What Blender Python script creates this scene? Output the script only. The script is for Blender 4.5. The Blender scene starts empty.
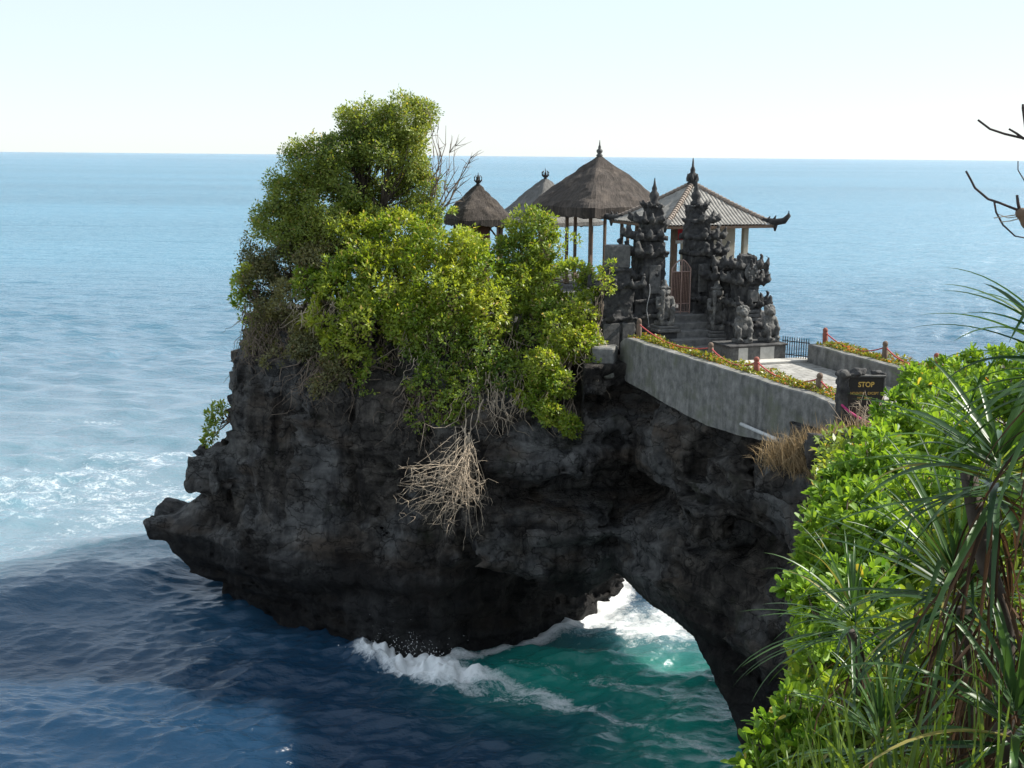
import bpy, math, random
import numpy as np
from mathutils import Matrix, Vector

# ------------------------------------------------------------------ camera, sky, sun, exposure
SC = bpy.context.scene
C = SC.collection
R = math.radians
PITCH, ROLL, EYE = R(10.465), R(0.5), 16.0
FW = np.array([0, math.cos(PITCH), -math.sin(PITCH)])
_up = np.array([0, math.sin(PITCH), math.cos(PITCH)])
RT = np.array([1.0, 0, 0]) * math.cos(ROLL) + _up * math.sin(ROLL)
UP = -np.array([1.0, 0, 0]) * math.sin(ROLL) + _up * math.cos(ROLL)
CAM = np.array([0, 0, EYE])
FPX = 512 / math.tan(R(22.5))

cam_d = bpy.data.cameras.new('camera')
cam = bpy.data.objects.new('camera', cam_d); C.objects.link(cam)
cam_d.sensor_width = 36; cam_d.lens = 18 / math.tan(R(22.5))
cam_d.clip_start = 0.1; cam_d.clip_end = 60000
m = Matrix.Identity(4)
for i, v in enumerate((RT, UP, -FW)):
    for k in range(3): m[k][i] = v[k]
m[2][3] = EYE
cam.matrix_world = m
SC.camera = cam

SUN_AZ, SUN_EL = R(74), R(42)          # azimuth clockwise from +Y
w = bpy.data.worlds.new('World'); SC.world = w; w.use_nodes = True
nt = w.node_tree; bg = nt.nodes['Background']
sky = nt.nodes.new('ShaderNodeTexSky'); sky.sky_type = 'NISHITA'; sky.sun_disc = False
sky.sun_elevation = SUN_EL; sky.sun_rotation = SUN_AZ
sky.air_density = 1.0; sky.dust_density = .25; sky.ozone_density = 3.0; sky.altitude = 0
hz = nt.nodes.new('ShaderNodeMix'); hz.data_type = 'RGBA'       # thin overall sea haze evens the sky out
hz.inputs[0].default_value = .80; hz.inputs[7].default_value = (2.85, 3.15, 3.36, 1)
nt.links.new(sky.outputs[0], hz.inputs[6]); nt.links.new(hz.outputs[2], bg.inputs[0]); bg.inputs[1].default_value = 0.135
sun_d = bpy.data.lights.new('sun', 'SUN'); sun_d.energy = 4.2; sun_d.angle = R(0.5); sun_d.color = (1, .95, .86)
sun = bpy.data.objects.new('sun', sun_d); C.objects.link(sun)
SUNV = Vector((math.sin(SUN_AZ) * math.cos(SUN_EL), math.cos(SUN_AZ) * math.cos(SUN_EL), math.sin(SUN_EL)))
sun.rotation_euler = SUNV.to_track_quat('Z', 'Y').to_euler(); sun.location = (20, 10, 60)
SC.view_settings.view_transform = 'Standard'; SC.view_settings.look = 'None'
SC.view_settings.exposure = 1.06; SC.view_settings.gamma = 1
SC.view_settings.use_curve_mapping = False
SC.render.engine = 'CYCLES'
SC.cycles.max_bounces = 8; SC.cycles.diffuse_bounces = 3; SC.cycles.glossy_bounces = 3
SC.cycles.transmission_bounces = 4; SC.cycles.transparent_max_bounces = 6
SC.cycles.sample_clamp_indirect = 6; SC.cycles.use_denoising = True

# ------------------------------------------------------------------ helpers
def at(x, y, Y):
    d = RT * (x - 512) / FPX - UP * (y - 384) / FPX + FW
    return CAM + d * (Y / d[1])

def tag(o, label, cat, group=None):
    o['label'] = label; o['category'] = cat
    if group: o['group'] = group
    return o

def struct(o, kind='structure'):
    o['kind'] = kind; return o

def thing(name, label, cat, loc=(0, 0, 0), rz=0, group=None):
    o = bpy.data.objects.new(name, None); C.objects.link(o)
    o.empty_display_size = .2
    o.location = loc; o.rotation_euler = (0, 0, rz)
    return tag(o, label, cat, group)

def mesh_obj(name, V, F, mat, parent=None, smooth=False, attrs=None):
    """V (n,3); F list of index lists, or (m,4)/(m,3) array."""
    me = bpy.data.meshes.new(name)
    V = np.asarray(V, dtype=np.float32)
    if isinstance(F, np.ndarray):
        k = F.shape[1]; nf = F.shape[0]
        me.vertices.add(len(V)); me.vertices.foreach_set('co', V.ravel())
        me.loops.add(nf * k); me.loops.foreach_set('vertex_index', F.astype(np.int32).ravel())
        me.polygons.add(nf); me.polygons.foreach_set('loop_start', np.arange(0, nf * k, k, dtype=np.int32))
        me.update(calc_edges=True); me.validate()
    else:
        me.from_pydata([tuple(map(float, v)) for v in V], [], [list(f) for f in F]); me.update()
    if smooth: me.shade_smooth()
    if attrs:
        for an, (typ, dom, data) in attrs.items():
            a = me.attributes.new(an, typ, dom)
            a.data.foreach_set('color' if 'COLOR' in typ else 'value', np.asarray(data, dtype=np.float32).ravel())
    me.materials.append(mat)
    o = bpy.data.objects.new(name, me); C.objects.link(o)
    if parent: o.parent = parent
    return o

def dup(root, loc, rz, label, group=None):
    r = root.copy(); C.objects.link(r); r.location = loc; r.rotation_euler = (0, 0, rz)
    r['label'] = label
    if group: r['group'] = group
    for ch in list(root.children):
        c = ch.copy(); C.objects.link(c); c.parent = r
        for g in list(ch.children):
            d = g.copy(); C.objects.link(d); d.parent = c
    return r

class MB:
    """collects solids into one mesh"""
    def __init__(s): s.V = []; s.F = []
    def add(s, V, F):
        o = len(s.V); s.V += [tuple(v) for v in V]; s.F += [[o + i for i in f] for f in F]; return s
    def box(s, x0, x1, y0, y1, z0, z1, b=0.0):
        if b <= 0:
            V = [(x, y, z) for z in (z0, z1) for y in (y0, y1) for x in (x0, x1)]
            return s.add(V, [(0, 2, 3, 1), (4, 5, 7, 6), (0, 1, 5, 4), (2, 6, 7, 3), (0, 4, 6, 2), (1, 3, 7, 5)])
        rings = []
        for z, i in ((z0, b), (z0 + b, 0), (z1 - b, 0), (z1, b)):
            X0, X1, Y0, Y1 = x0 + i, x1 - i, y0 + i, y1 - i
            rings.append([(X0 + b, Y0, z), (X1 - b, Y0, z), (X1, Y0 + b, z), (X1, Y1 - b, z), (X1 - b, Y1, z), (X0 + b, Y1, z), (X0, Y1 - b, z), (X0, Y0 + b, z)])
        return s.rings(rings)
    def rings(s, rings, cap=True):
        n = len(rings[0]); V = [p for r in rings for p in r]; F = []
        for k in range(len(rings) - 1):
            for i in range(n):
                j = (i + 1) % n
                F.append((k * n + i, k * n + j, (k + 1) * n + j, (k + 1) * n + i))
        if cap:
            F.append(tuple(reversed(range(n)))); F.append(tuple(range((len(rings) - 1) * n, len(rings) * n)))
        return s.add(V, F)
    def lathe(s, prof, c=(0, 0, 0), n=12, rot=0.0, sq=False):
        r_ = []
        for rr, z in prof:
            r_.append([(c[0] + rr * math.cos(2 * math.pi * i / n + rot), c[1] + rr * math.sin(2 * math.pi * i / n + rot), c[2] + z) for i in range(n)])
        return s.rings(r_)
    def tube(s, pts, rad, n=6):
        V, F = tube_np(np.array(pts, float), np.broadcast_to(np.array(rad, float), (len(pts),)), n)
        return s.add(V, F)
    def build(s, name, mat, parent=None, smooth=False):
        return mesh_obj(name, s.V, s.F, mat, parent, smooth)

def tube_np(P, rad, n=5):
    T = np.gradient(P, axis=0); T /= np.linalg.norm(T, axis=1)[:, None] + 1e-9
    ref = np.array([0, 0, 1.0]) if abs(T[0][2]) < .8 else np.array([1.0, 0, 0])
    A = np.cross(T, ref); A /= np.linalg.norm(A, axis=1)[:, None] + 1e-9
    B = np.cross(T, A)
    a = np.arange(n) * 2 * math.pi / n
    V = P[:, None, :] + rad[:, None, None] * (np.cos(a)[None, :, None] * A[:, None, :] + np.sin(a)[None, :, None] * B[:, None, :])
    F = []
    for k in range(len(P) - 1):
        for i in range(n):
            j = (i + 1) % n
            F.append((k * n + i, k * n + j, (k + 1) * n + j, (k + 1) * n + i))
    F.append(tuple(reversed(range(n)))); F.append(tuple((len(P) - 1) * n + i for i in range(n)))
    return V.reshape(-1, 3), F

# value noise on a wrapped lattice
_rs = np.random.RandomState(7)
LAT = _rs.rand(64, 64, 64).astype(np.float32)
def vnoise(P, freq, seed=0):
    Q = np.asarray(P, dtype=np.float32) * freq + np.array([seed * 7.31 + 100, seed * 3.7 + 100, seed * 5.13 + 100], dtype=np.float32)
    I = np.floor(Q).astype(np.int32); f = Q - I; f = f * f * (3 - 2 * f)
    I &= 63; J = (I + 1) & 63
    x0, y0, z0 = I[..., 0], I[..., 1], I[..., 2]; x1, y1, z1 = J[..., 0], J[..., 1], J[..., 2]
    fx, fy, fz = f[..., 0], f[..., 1], f[..., 2]
    def lx(y, z): a = LAT[x0, y, z]; return a + (LAT[x1, y, z] - a) * fx
    a = lx(y0, z0); a = a + (lx(y1, z0) - a) * fy
    b = lx(y0, z1); b = b + (lx(y1, z1) - b) * fy
    return (a + (b - a) * fz) * 2 - 1
def fbm(P, freq, oct=4, seed=0, gain=.5):
    r = 0; a = 1.0
    for k in range(oct):
        r = r + a * vnoise(P, freq * 2 ** k, seed + k); a *= gain
    return r

def surface_nets(Fd, org, h):
    s = Fd < 0
    act = np.zeros(tuple(n - 1 for n in Fd.shape), bool)
    s0 = s[:-1, :-1, :-1]
    for dx in (0, 1):
        for dy in (0, 1):
            for dz in (0, 1):
                act |= s[dx:s.shape[0] - 1 + dx, dy:s.shape[1] - 1 + dy, dz:s.shape[2] - 1 + dz] != s0
    idx = np.argwhere(act)
    ids = np.full(act.shape, -1, np.int32); ids[act] = np.arange(len(idx))
    cor = [(0, 0, 0), (1, 0, 0), (0, 1, 0), (1, 1, 0), (0, 0, 1), (1, 0, 1), (0, 1, 1), (1, 1, 1)]
    val = np.stack([Fd[idx[:, 0] + a, idx[:, 1] + b, idx[:, 2] + c] for a, b, c in cor], 1)
    cor = np.array(cor, float)
    acc = np.zeros((len(idx), 3)); cnt = np.zeros(len(idx))
    for i in range(8):
        for b in (1, 2, 4):
            if i & b: continue
            j = i | b
            A, B = val[:, i], val[:, j]
            x = (A < 0) != (B < 0)
            t = A[x] / (A[x] - B[x])
            acc[x] += cor[i] + (cor[j] - cor[i]) * t[:, None]; cnt[x] += 1
    V = (idx + acc / cnt[:, None]) * h + np.array(org)
    Q = []
    for ax in range(3):
        sl0 = [slice(None)] * 3; sl1 = [slice(None)] * 3
        sl0[ax] = slice(0, -1); sl1[ax] = slice(1, None)
        a, b = s[tuple(sl0)], s[tuple(sl1)]
        e = np.argwhere(a != b)
        o1, o2 = (ax + 1) % 3, (ax + 2) % 3
        ok = (e[:, o1] > 0) & (e[:, o2] > 0) & (e[:, o1] < Fd.shape[o1] - 1) & (e[:, o2] < Fd.shape[o2] - 1)
        e = e[ok]
        if not len(e): continue
        ins = s[e[:, 0], e[:, 1], e[:, 2]]
        def cid(d1, d2):
            q = e.copy(); q[:, o1] -= d1; q[:, o2] -= d2
            return ids[q[:, 0], q[:, 1], q[:, 2]]
        q = np.stack([cid(1, 1), cid(0, 1), cid(0, 0), cid(1, 0)], 1)
        q[~ins] = q[~ins][:, ::-1]
        Q.append(q)
    return V, np.concatenate(Q, 0)

def keep_main(V, F):
    """drop loose crumbs: keep only the pieces that hold a good share of the vertices"""
    lab = np.arange(len(V))
    while True:
        mn = lab[F].min(1); new = lab.copy()
        for k in range(4): np.minimum.at(new, F[:, k], mn)
        new = new[new]; new = new[new]
        if (new == lab).all(): break
        lab = new
    cnt = np.bincount(lab, minlength=len(V)); ok = cnt[lab] > .05 * len(V)
    idx = np.cumsum(ok) - 1
    return V[ok], idx[F[ok[F[:, 0]]]]

def grid(lo, hi, h):
    ax = [np.arange(lo[k], hi[k] + h * .5, h, dtype=np.float32) for k in range(3)]
    return np.stack(np.meshgrid(*ax, indexing='ij'), -1)

def sdf_obj(name, fn, lo, hi, h, mat, parent=None, smooth=True):
    G_ = grid(lo, hi, h)
    V, F = surface_nets(fn(G_), lo, h)
    return mesh_obj(name, V, F, mat, parent, smooth)
def s_box(P, c, b, r=.03):
    q = np.abs(P - np.array(c, np.float32)) - np.array(b, np.float32) + r
    return np.linalg.norm(np.maximum(q, 0), axis=-1) + np.minimum(q.max(-1), 0) - r
def s_ell(P, c, r):
    r = np.array(r, np.float32); q = (P - np.array(c, np.float32)) / r
    return (np.linalg.norm(q, axis=-1) - 1) * r.min()
def s_cap(P, a, b, ra, rb):
    a = np.array(a, np.float32); b = np.array(b, np.float32)
    t = np.clip(((P - a) @ (b - a)) / ((b - a) @ (b - a)), 0, 1)
    return np.linalg.norm(P - a - t[..., None] * (b - a), axis=-1) - (ra + (rb - ra) * t)
def smin(a, b, k=.05):
    hh = np.clip(.5 + .5 * (b - a) / k, 0, 1)
    return b + (a - b) * hh - k * hh * (1 - hh)

# ------------------------------------------------------------------ materials
def new_mat(name):
    mt = bpy.data.materials.new(name); mt.use_nodes = True
    n = mt.node_tree; p = n.nodes['Principled BSDF']
    return mt, n, p
def N(n, typ, **kw):
    x = n.nodes.new(typ)
    for k, v in kw.items():
        if k in x.inputs.keys(): x.inputs[k].default_value = v
        else: setattr(x, k, v)
    return x
def ramp(n, fac, stops, interp='LINEAR'):
    r = n.nodes.new('ShaderNodeValToRGB'); r.color_ramp.interpolation = interp
    el = r.color_ramp.elements
    while len(el) < len(stops): el.new(.5)
    for e, (p, c) in zip(el, stops): e.position = p; e.color = (*c, 1) if len(c) == 3 else c
    n.links.new(fac, r.inputs[0]); return r
def mixc(n, fac, a, b, mode='MIX'):
    x = n.nodes.new('ShaderNodeMix'); x.data_type = 'RGBA'; x.blend_type = mode
    for sock, v in ((x.inputs[0], fac), (x.inputs[6], a), (x.inputs[7], b)):
        if hasattr(v, 'node'): n.links.new(v, sock)
        else: sock.default_value = (*v, 1) if isinstance(v, tuple) else v
    return x.outputs[2]
def noise(n, scale, detail=4, rough=.55, vec=None, dist=0):
    x = N(n, 'ShaderNodeTexNoise', Scale=scale, Detail=detail, Roughness=rough, Distortion=dist)
    if vec: n.links.new(vec, x.inputs['Vector'])
    return x.outputs[0]
def coords(n, scale=None, kind='Object'):
    tc = n.nodes.new('ShaderNodeTexCoord')
    if scale is None: return tc.outputs[kind]
    mp = n.nodes.new('ShaderNodeMapping'); mp.inputs['Scale'].default_value = scale
    n.links.new(tc.outputs[kind], mp.inputs[0]); return mp.outputs[0]
def bump(n, p, h, strength=.5, dist=.05, normal=None):
    b = N(n, 'ShaderNodeBump', Strength=strength, Distance=dist)
    n.links.new(h, b.inputs['Height'])
    if normal: n.links.new(normal, b.inputs['Normal'])
    n.links.new(b.outputs[0], p.inputs['Normal']); return b.outputs[0]
def geo_z(n):
    g = n.nodes.new('ShaderNodeNewGeometry'); s = n.nodes.new('ShaderNodeSeparateXYZ')
    n.links.new(g.outputs['Position'], s.inputs[0]); return s.outputs[2], g
def mrange(n, v, a, b, c=0, d=1):
    x = n.nodes.new('ShaderNodeMapRange')
    n.links.new(v, x.inputs[0]); x.inputs[1].default_value = a; x.inputs[2].default_value = b
    x.inputs[3].default_value = c; x.inputs[4].default_value = d; return x.outputs[0]
def math_n(n, op, a, b=None):
    x = n.nodes.new('ShaderNodeMath'); x.operation = op
    for s_, v in ((x.inputs[0], a), (x.inputs[1], b)):
        if v is None: continue
        if hasattr(v, 'node'): n.links.new(v, s_)
        else: s_.default_value = v
    return x.outputs[0]

def stone_mat(name, c0, c1, scale=6, rough=.9, bs=.6, streak=0.0, c2=None):
    mt, n, p = new_mat(name)
    co = coords(n)
    f = noise(n, scale, 6, .65, co)
    r = ramp(n, f, [(.3, c0), (.7, c1)]); col = r.outputs[0]
    if c2:
        f3 = noise(n, scale * .35, 4, .6, co)
        col = mixc(n, ramp(n, f3, [(.5, (0, 0, 0)), (.68, (1, 1, 1))]).outputs[0], col, c2)
    if streak:
        st = noise(n, 3.0, 5, .6, coords(n, (1.6, 1.6, .22)))
        k = ramp(n, st, [(.42, (1, 1, 1)), (.66, (1 - streak,) * 3)])
        col = mixc(n, 1.0, col, k.outputs[0], 'MULTIPLY')
    n.links.new(col, p.inputs['Base Color']); p.inputs['Roughness'].default_value = rough
    bump(n, p, noise(n, scale * 3, 6, .7, co), bs, .03)
    return mt

def leaf_mat(name, ca, cb, cc=None, trans=.38, rough=.42, tcol=(1.5, 1.35, .5), spec=.5):
    """ca..cb: spread of leaf colour from leaf to leaf; cc: a few odd (yellow, dry) leaves"""
    mt, n, p = new_mat(name)
    a = N(n, 'ShaderNodeAttribute', attribute_name='tint')
    stops = [(0.0, ca), (.85, cb)]
    if cc: stops += [(.93, cb), (.97, cc)]
    col = ramp(n, a.outputs['Fac'], stops).outputs[0]
    n.links.new(col, p.inputs['Base Color'])
    p.inputs['Roughness'].default_value = rough; p.inputs['Specular IOR Level'].default_value = spec
    tr = n.nodes.new('ShaderNodeBsdfTranslucent')
    n.links.new(mixc(n, 1.0, col, tcol, 'MULTIPLY'), tr.inputs[0])
    mx = n.nodes.new('ShaderNodeMixShader'); mx.inputs[0].default_value = trans
    n.links.new(p.outputs[0], mx.inputs[1]); n.links.new(tr.outputs[0], mx.inputs[2])
    n.links.new(mx.outputs[0], n.nodes['Material Output'].inputs[0])
    return mt

def plain_mat(name, c, rough=.6, var=.3, scale=20, bs=.2, metal=0):
    mt, n, p = new_mat(name)
    co = coords(n); f = noise(n, scale, 5, .6, co)
    r = ramp(n, f, [(.3, tuple(x * (1 - var) for x in c)), (.7, tuple(min(1, x * (1 + var)) for x in c))])
    n.links.new(r.outputs[0], p.inputs['Base Color']); p.inputs['Roughness'].default_value = rough
    p.inputs['Metallic'].default_value = metal
    bump(n, p, noise(n, scale * 2, 4, .6, co), bs, .01)
    return mt

# cliff rock: dark basalt and tuff, paler weathered patches, wet black foot
def rock_mat():
    mt, n, p = new_mat('sea_cliff_rock')
    co = coords(n)
    z, g = geo_z(n)
    big = noise(n, .35, 5, .6, co)
    mid = noise(n, 1.6, 7, .68, co)
    strat = noise(n, 1.0, 5, .6, coords(n, (.25, .25, 3.2)))
    flute = noise(n, 1.0, 6, .65, coords(n, (2.2, 2.2, .28)))
    c = ramp(n, mid, [(.3, (.019, .018, .018)), (.5, (.082, .074, .066)), (.68, (.20, .18, .155))]).outputs[0]
    # weathered paler tuff higher up, in broad patches
    c = mixc(n, ramp(n, big, [(.45, (0, 0, 0)), (.58, (.95, .95, .95))]).outputs[0], c,
             mixc(n, ramp(n, mid, [(.3, (0, 0, 0)), (.7, (1, 1, 1))]).outputs[0], (.055, .058, .062), (.32, .32, .31)))
    tan = noise(n, .5, 4, .6, coords(n, (.6, .6, 1.6)))
    c = mixc(n, ramp(n, tan, [(.54, (0, 0, 0)), (.68, (.8, .8, .8))]).outputs[0], c, mixc(n, mid, (.055, .042, .032), (.26, .20, .15)))
    c = mixc(n, ramp(n, strat, [(.54, (0, 0, 0)), (.7, (.55, .55, .55))]).outputs[0], c, mixc(n, 1.0, c, (.38, .36, .36), 'MULTIPLY'))
    c = mixc(n, ramp(n, flute, [(.36, (.85, .85, .85)), (.5, (0, 0, 0))]).outputs[0], c, mixc(n, 1.0, c, (.35, .35, .38), 'MULTIPLY'))
    vo = N(n, 'ShaderNodeTexVoronoi', Scale=1.0); vo.feature = 'DISTANCE_TO_EDGE'
    wob = N(n, 'ShaderNodeTexNoise', Scale=1.4, Detail=6); n.links.new(co, wob.inputs['Vector'])
    vm = n.nodes.new('ShaderNodeVectorMath'); vm.operation = 'MULTIPLY_ADD'; n.links.new(wob.outputs['Color'], vm.inputs[0]); vm.inputs[1].default_value = (1.6, 1.6, 1.6)
    n.links.new(coords(n, (.55, .55, 1.5)), vm.inputs[2]); n.links.new(vm.outputs[0], vo.inputs['Vector'])
    crack = ramp(n, vo.outputs['Distance'], [(0, (0, 0, 0)), (.035, (1, 1, 1))]).outputs[0]
    c = mixc(n, crack, mixc(n, 1.0, c, (.35, .34, .34), 'MULTIPLY'), c)
    moss = noise(n, .9, 5, .65, coords(n, (1, 1, .6)))
    c = mixc(n, ramp(n, moss, [(.6, (0, 0, 0)), (.72, (.6, .6, .6))]).outputs[0], c, (.045, .055, .028))
    wz = math_n(n, 'ADD', z, math_n(n, 'MULTIPLY', math_n(n, 'SUBTRACT', big, .5), 3.0))
    wet = ramp(n, mrange(n, wz, 2.5, 3.5), [(0, (1, 1, 1)), (1, (0, 0, 0))]).outputs[0]
    c = mixc(n, wet, c, mixc(n, .78, c, (.009, .0088, .010)))
    n.links.new(c, p.inputs['Base Color'])
    ro = mrange(n, wet, 0, 1, .92, .72); n.links.new(ro, p.inputs['Roughness'])
    p.inputs['Specular IOR Level'].default_value = .18
    hh = math_n(n, 'ADD', math_n(n, 'MULTIPLY', mid, .6), math_n(n, 'ADD', math_n(n, 'MULTIPLY', noise(n, 9, 9, .78, co), .75), math_n(n, 'MULTIPLY', flute, .4)))
    hh = math_n(n, 'ADD', hh, math_n(n, 'MULTIPLY', crack, .22))
    bump(n, p, hh, 1.0, .5)
    return mt

M_rock = rock_mat()
M_soil = stone_mat('hillside_soil', (.03, .025, .015), (.09, .07, .045), 3)
M_conc = stone_mat('weathered_concrete', (.085, .087, .083), (.25, .245, .23), 3.6, .92, .9, .34, (.12, .125, .095))
M_pale = stone_mat('pale_concrete', (.34, .33, .30), (.52, .50, .46), 5, .9, .3)
M_path = stone_mat('path_paving', (.24, .235, .22), (.42, .41, .385), 2.5, .9, .25, .3)
def _joints(mt, sc):
    n = mt.node_tree; p = n.nodes['Principled BSDF']; src = p.inputs['Base Color'].links[0].from_socket
    b = N(n, 'ShaderNodeTexBrick', Scale=sc); b.inputs['Color1'].default_value = (1, 1, 1, 1); b.inputs['Color2'].default_value = (.88, .88, .86, 1); b.inputs['Mortar'].default_value = (.45, .43, .4, 1)
    b.inputs['Mortar Size'].default_value = .018
    mp = n.nodes.new('ShaderNodeMapping'); mp.inputs['Rotation'].default_value = (0, 0, -RZ0); n.links.new(coords(n), mp.inputs[0]); n.links.new(mp.outputs[0], b.inputs['Vector'])
    n.links.new(mixc(n, 1.0, src, b.outputs[0], 'MULTIPLY'), p.inputs['Base Color'])
RZ0 = math.atan2(.35, .937)
_joints(M_path, 1.0)
M_carve = stone_mat('black_lava_stone', (.012, .012, .014), (.052, .051, .050), 7, .88, .9, 0, (.10, .097, .09))
M_statue = stone_mat('grey_statue_stone', (.03, .03, .03), (.13, .127, .12), 9, .88, .7, 0, (.20, .195, .18))
M_carve2 = stone_mat('grey_lava_stone', (.05, .05, .05), (.14, .137, .13), 9, .9, .6)
M_step = stone_mat('stair_stone', (.07, .07, .07), (.19, .185, .175), 5, .9, .4)
M_iron = plain_mat('painted_iron', (.02, .022, .026), .45, .3)
M_gate = plain_mat('gate_bronze_paint', (.26, .17, .14), .5, .3)
M_gatein = plain_mat('gate_dark_panel', (.06, .03, .02), .6, .4)
M_wood = plain_mat('old_timber', (.13, .085, .055), .8, .35, 14, .4)
M_brown = plain_mat('red_brown_boards', (.12, .05, .035), .75, .35, 9, .3)
M_post = plain_mat('weathered_post', (.13, .09, .065), .85, .35, 14, .4)
M_postred = plain_mat('red_painted_post', (.22, .065, .045), .8, .4, 12, .4)
M_rope = plain_mat('red_rope', (.42, .07, .07), .8, .3, 40, .4)
M_pink = plain_mat('magenta_rope', (.40, .03, .14), .7, .3, 30, .3)
M_red = plain_mat('red_cloth', (.45, .02, .03), .8, .3, 8, .2)
M_plaster = stone_mat('cream_plaster', (.42, .37, .28), (.58, .52, .42), 3, .9, .2)
M_panel = stone_mat('sign_black_granite', (.012, .012, .014), (.03, .028, .028), 30, .35, .1)
M_gold = plain_mat('gold_letter_paint', (.55, .36, .09), .5, .2, 20, .1)
M_pipe = plain_mat('grey_pipe', (.42, .43, .43), .6, .25, 10, .2)
M_terracotta = stone_mat('terracotta_ridge', (.13, .105, .09), (.30, .245, .20), 9, .9, .4)
M_cable = plain_mat('pale_cable', (.5, .5, .5), .6, .1)

def thatch_mat(name, c0, c1, c2):
    mt, n, p = new_mat(name)
    a = N(n, 'ShaderNodeAttribute', attribute_name='along')   # x around the roof, y down the slope
    mp = n.nodes.new('ShaderNodeMapping'); mp.inputs['Scale'].default_value = (60, 5, 1)
    n.links.new(a.outputs['Vector'], mp.inputs[0])
    st = noise(n, 1.0, 6, .7, mp.outputs[0])
    bl = noise(n, 2.2, 5, .6, coords(n))
    c = ramp(n, st, [(.3, c0), (.65, c1)]).outputs[0]
    c = mixc(n, ramp(n, bl, [(.5, (0, 0, 0)), (.7, (.7, .7, .7))]).outputs[0], c, c2)
    n.links.new(c, p.inputs['Base Color']); p.inputs['Roughness'].default_value = .95
    bump(n, p, math_n(n, 'ADD', st, bl), 1.0, .06)
    return mt
M_thatch = thatch_mat('black_sugar_palm_thatch', (.012, .010, .009), (.075, .06, .05), (.13, .105, .085))
M_shingle = thatch_mat('grey_shingle_roof', (.07, .068, .065), (.17, .165, .155), (.22, .21, .20))

def tile_mat():
    mt, n, p = new_mat('grey_ribbed_roofing')
    co = coords(n); f = noise(n, 3, 6, .65, co)
    c = ramp(n, f, [(.3, (.15, .143, .13)), (.7, (.33, .315, .285))]).outputs[0]
    c = mixc(n, ramp(n, noise(n, 9, 4, .6, co), [(.55, (0, 0, 0)), (.75, (.6, .6, .6))]).outputs[0], c, (.12, .11, .10))
    n.links.new(c, p.inputs['Base Color']); p.inputs['Roughness'].default_value = .8
    bump(n, p, noise(n, 30, 4, .6, co), .3, .02)
    return mt
M_tile = tile_mat()

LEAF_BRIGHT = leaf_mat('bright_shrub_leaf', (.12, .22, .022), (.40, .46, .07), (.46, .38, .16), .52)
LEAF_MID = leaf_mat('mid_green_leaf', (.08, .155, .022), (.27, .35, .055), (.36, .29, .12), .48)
LEAF_OLIVE = leaf_mat('olive_tree_leaf', (.075, .135, .026), (.29, .35, .075), (.36, .30, .12), .48, .5)
LEAF_DRAB = leaf_mat('drab_windswept_leaf', (.07, .085, .04), (.22, .215, .095), (.28, .20, .12), .38, .6)
LEAF_NAUP = leaf_mat('broad_fleshy_leaf', (.065, .165, .02), (.25, .39, .055), (.46, .38, .08), .46, .46, (1.5, 1.35, .5), .3)
LEAF_PAND = leaf_mat('screw_pine_leaf', (.020, .055, .018), (.065, .13, .038), (.24, .21, .06), .26, .38, (1.4, 1.4, .6), .35)
LEAF_DEAD = leaf_mat('dead_leaf', (.035, .022, .014), (.11, .065, .036), (.2, .14, .08), .2, .8, (1.2, 1, .8), .2)
LEAF_GRASS = leaf_mat('coarse_grass_blade', (.05, .105, .018), (.17, .25, .035), (.30, .25, .09), .35, .45)
LEAF_DRY = leaf_mat('dry_grass_blade', (.22, .16, .09), (.42, .32, .19), (.12, .14, .04), .3, .8, (1.1, 1, .8), .2)
LEAF_COVER = leaf_mat('ground_cover_leaf', (.09, .15, .015), (.26, .26, .035), (.42, .17, .05), .4)
M_twig = plain_mat('pale_dry_twig', (.38, .31, .23), .9, .35, 8, .2)
M_twig2 = plain_mat('grey_brown_twig', (.15, .115, .085), .9, .4, 6, .2)
M_bark = plain_mat('grey_bark', (.055, .042, .032), .9, .4, 10, .5)
M_darkbark = plain_mat('dark_bark', (.045, .032, .03), .85, .4, 14, .5)

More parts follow.
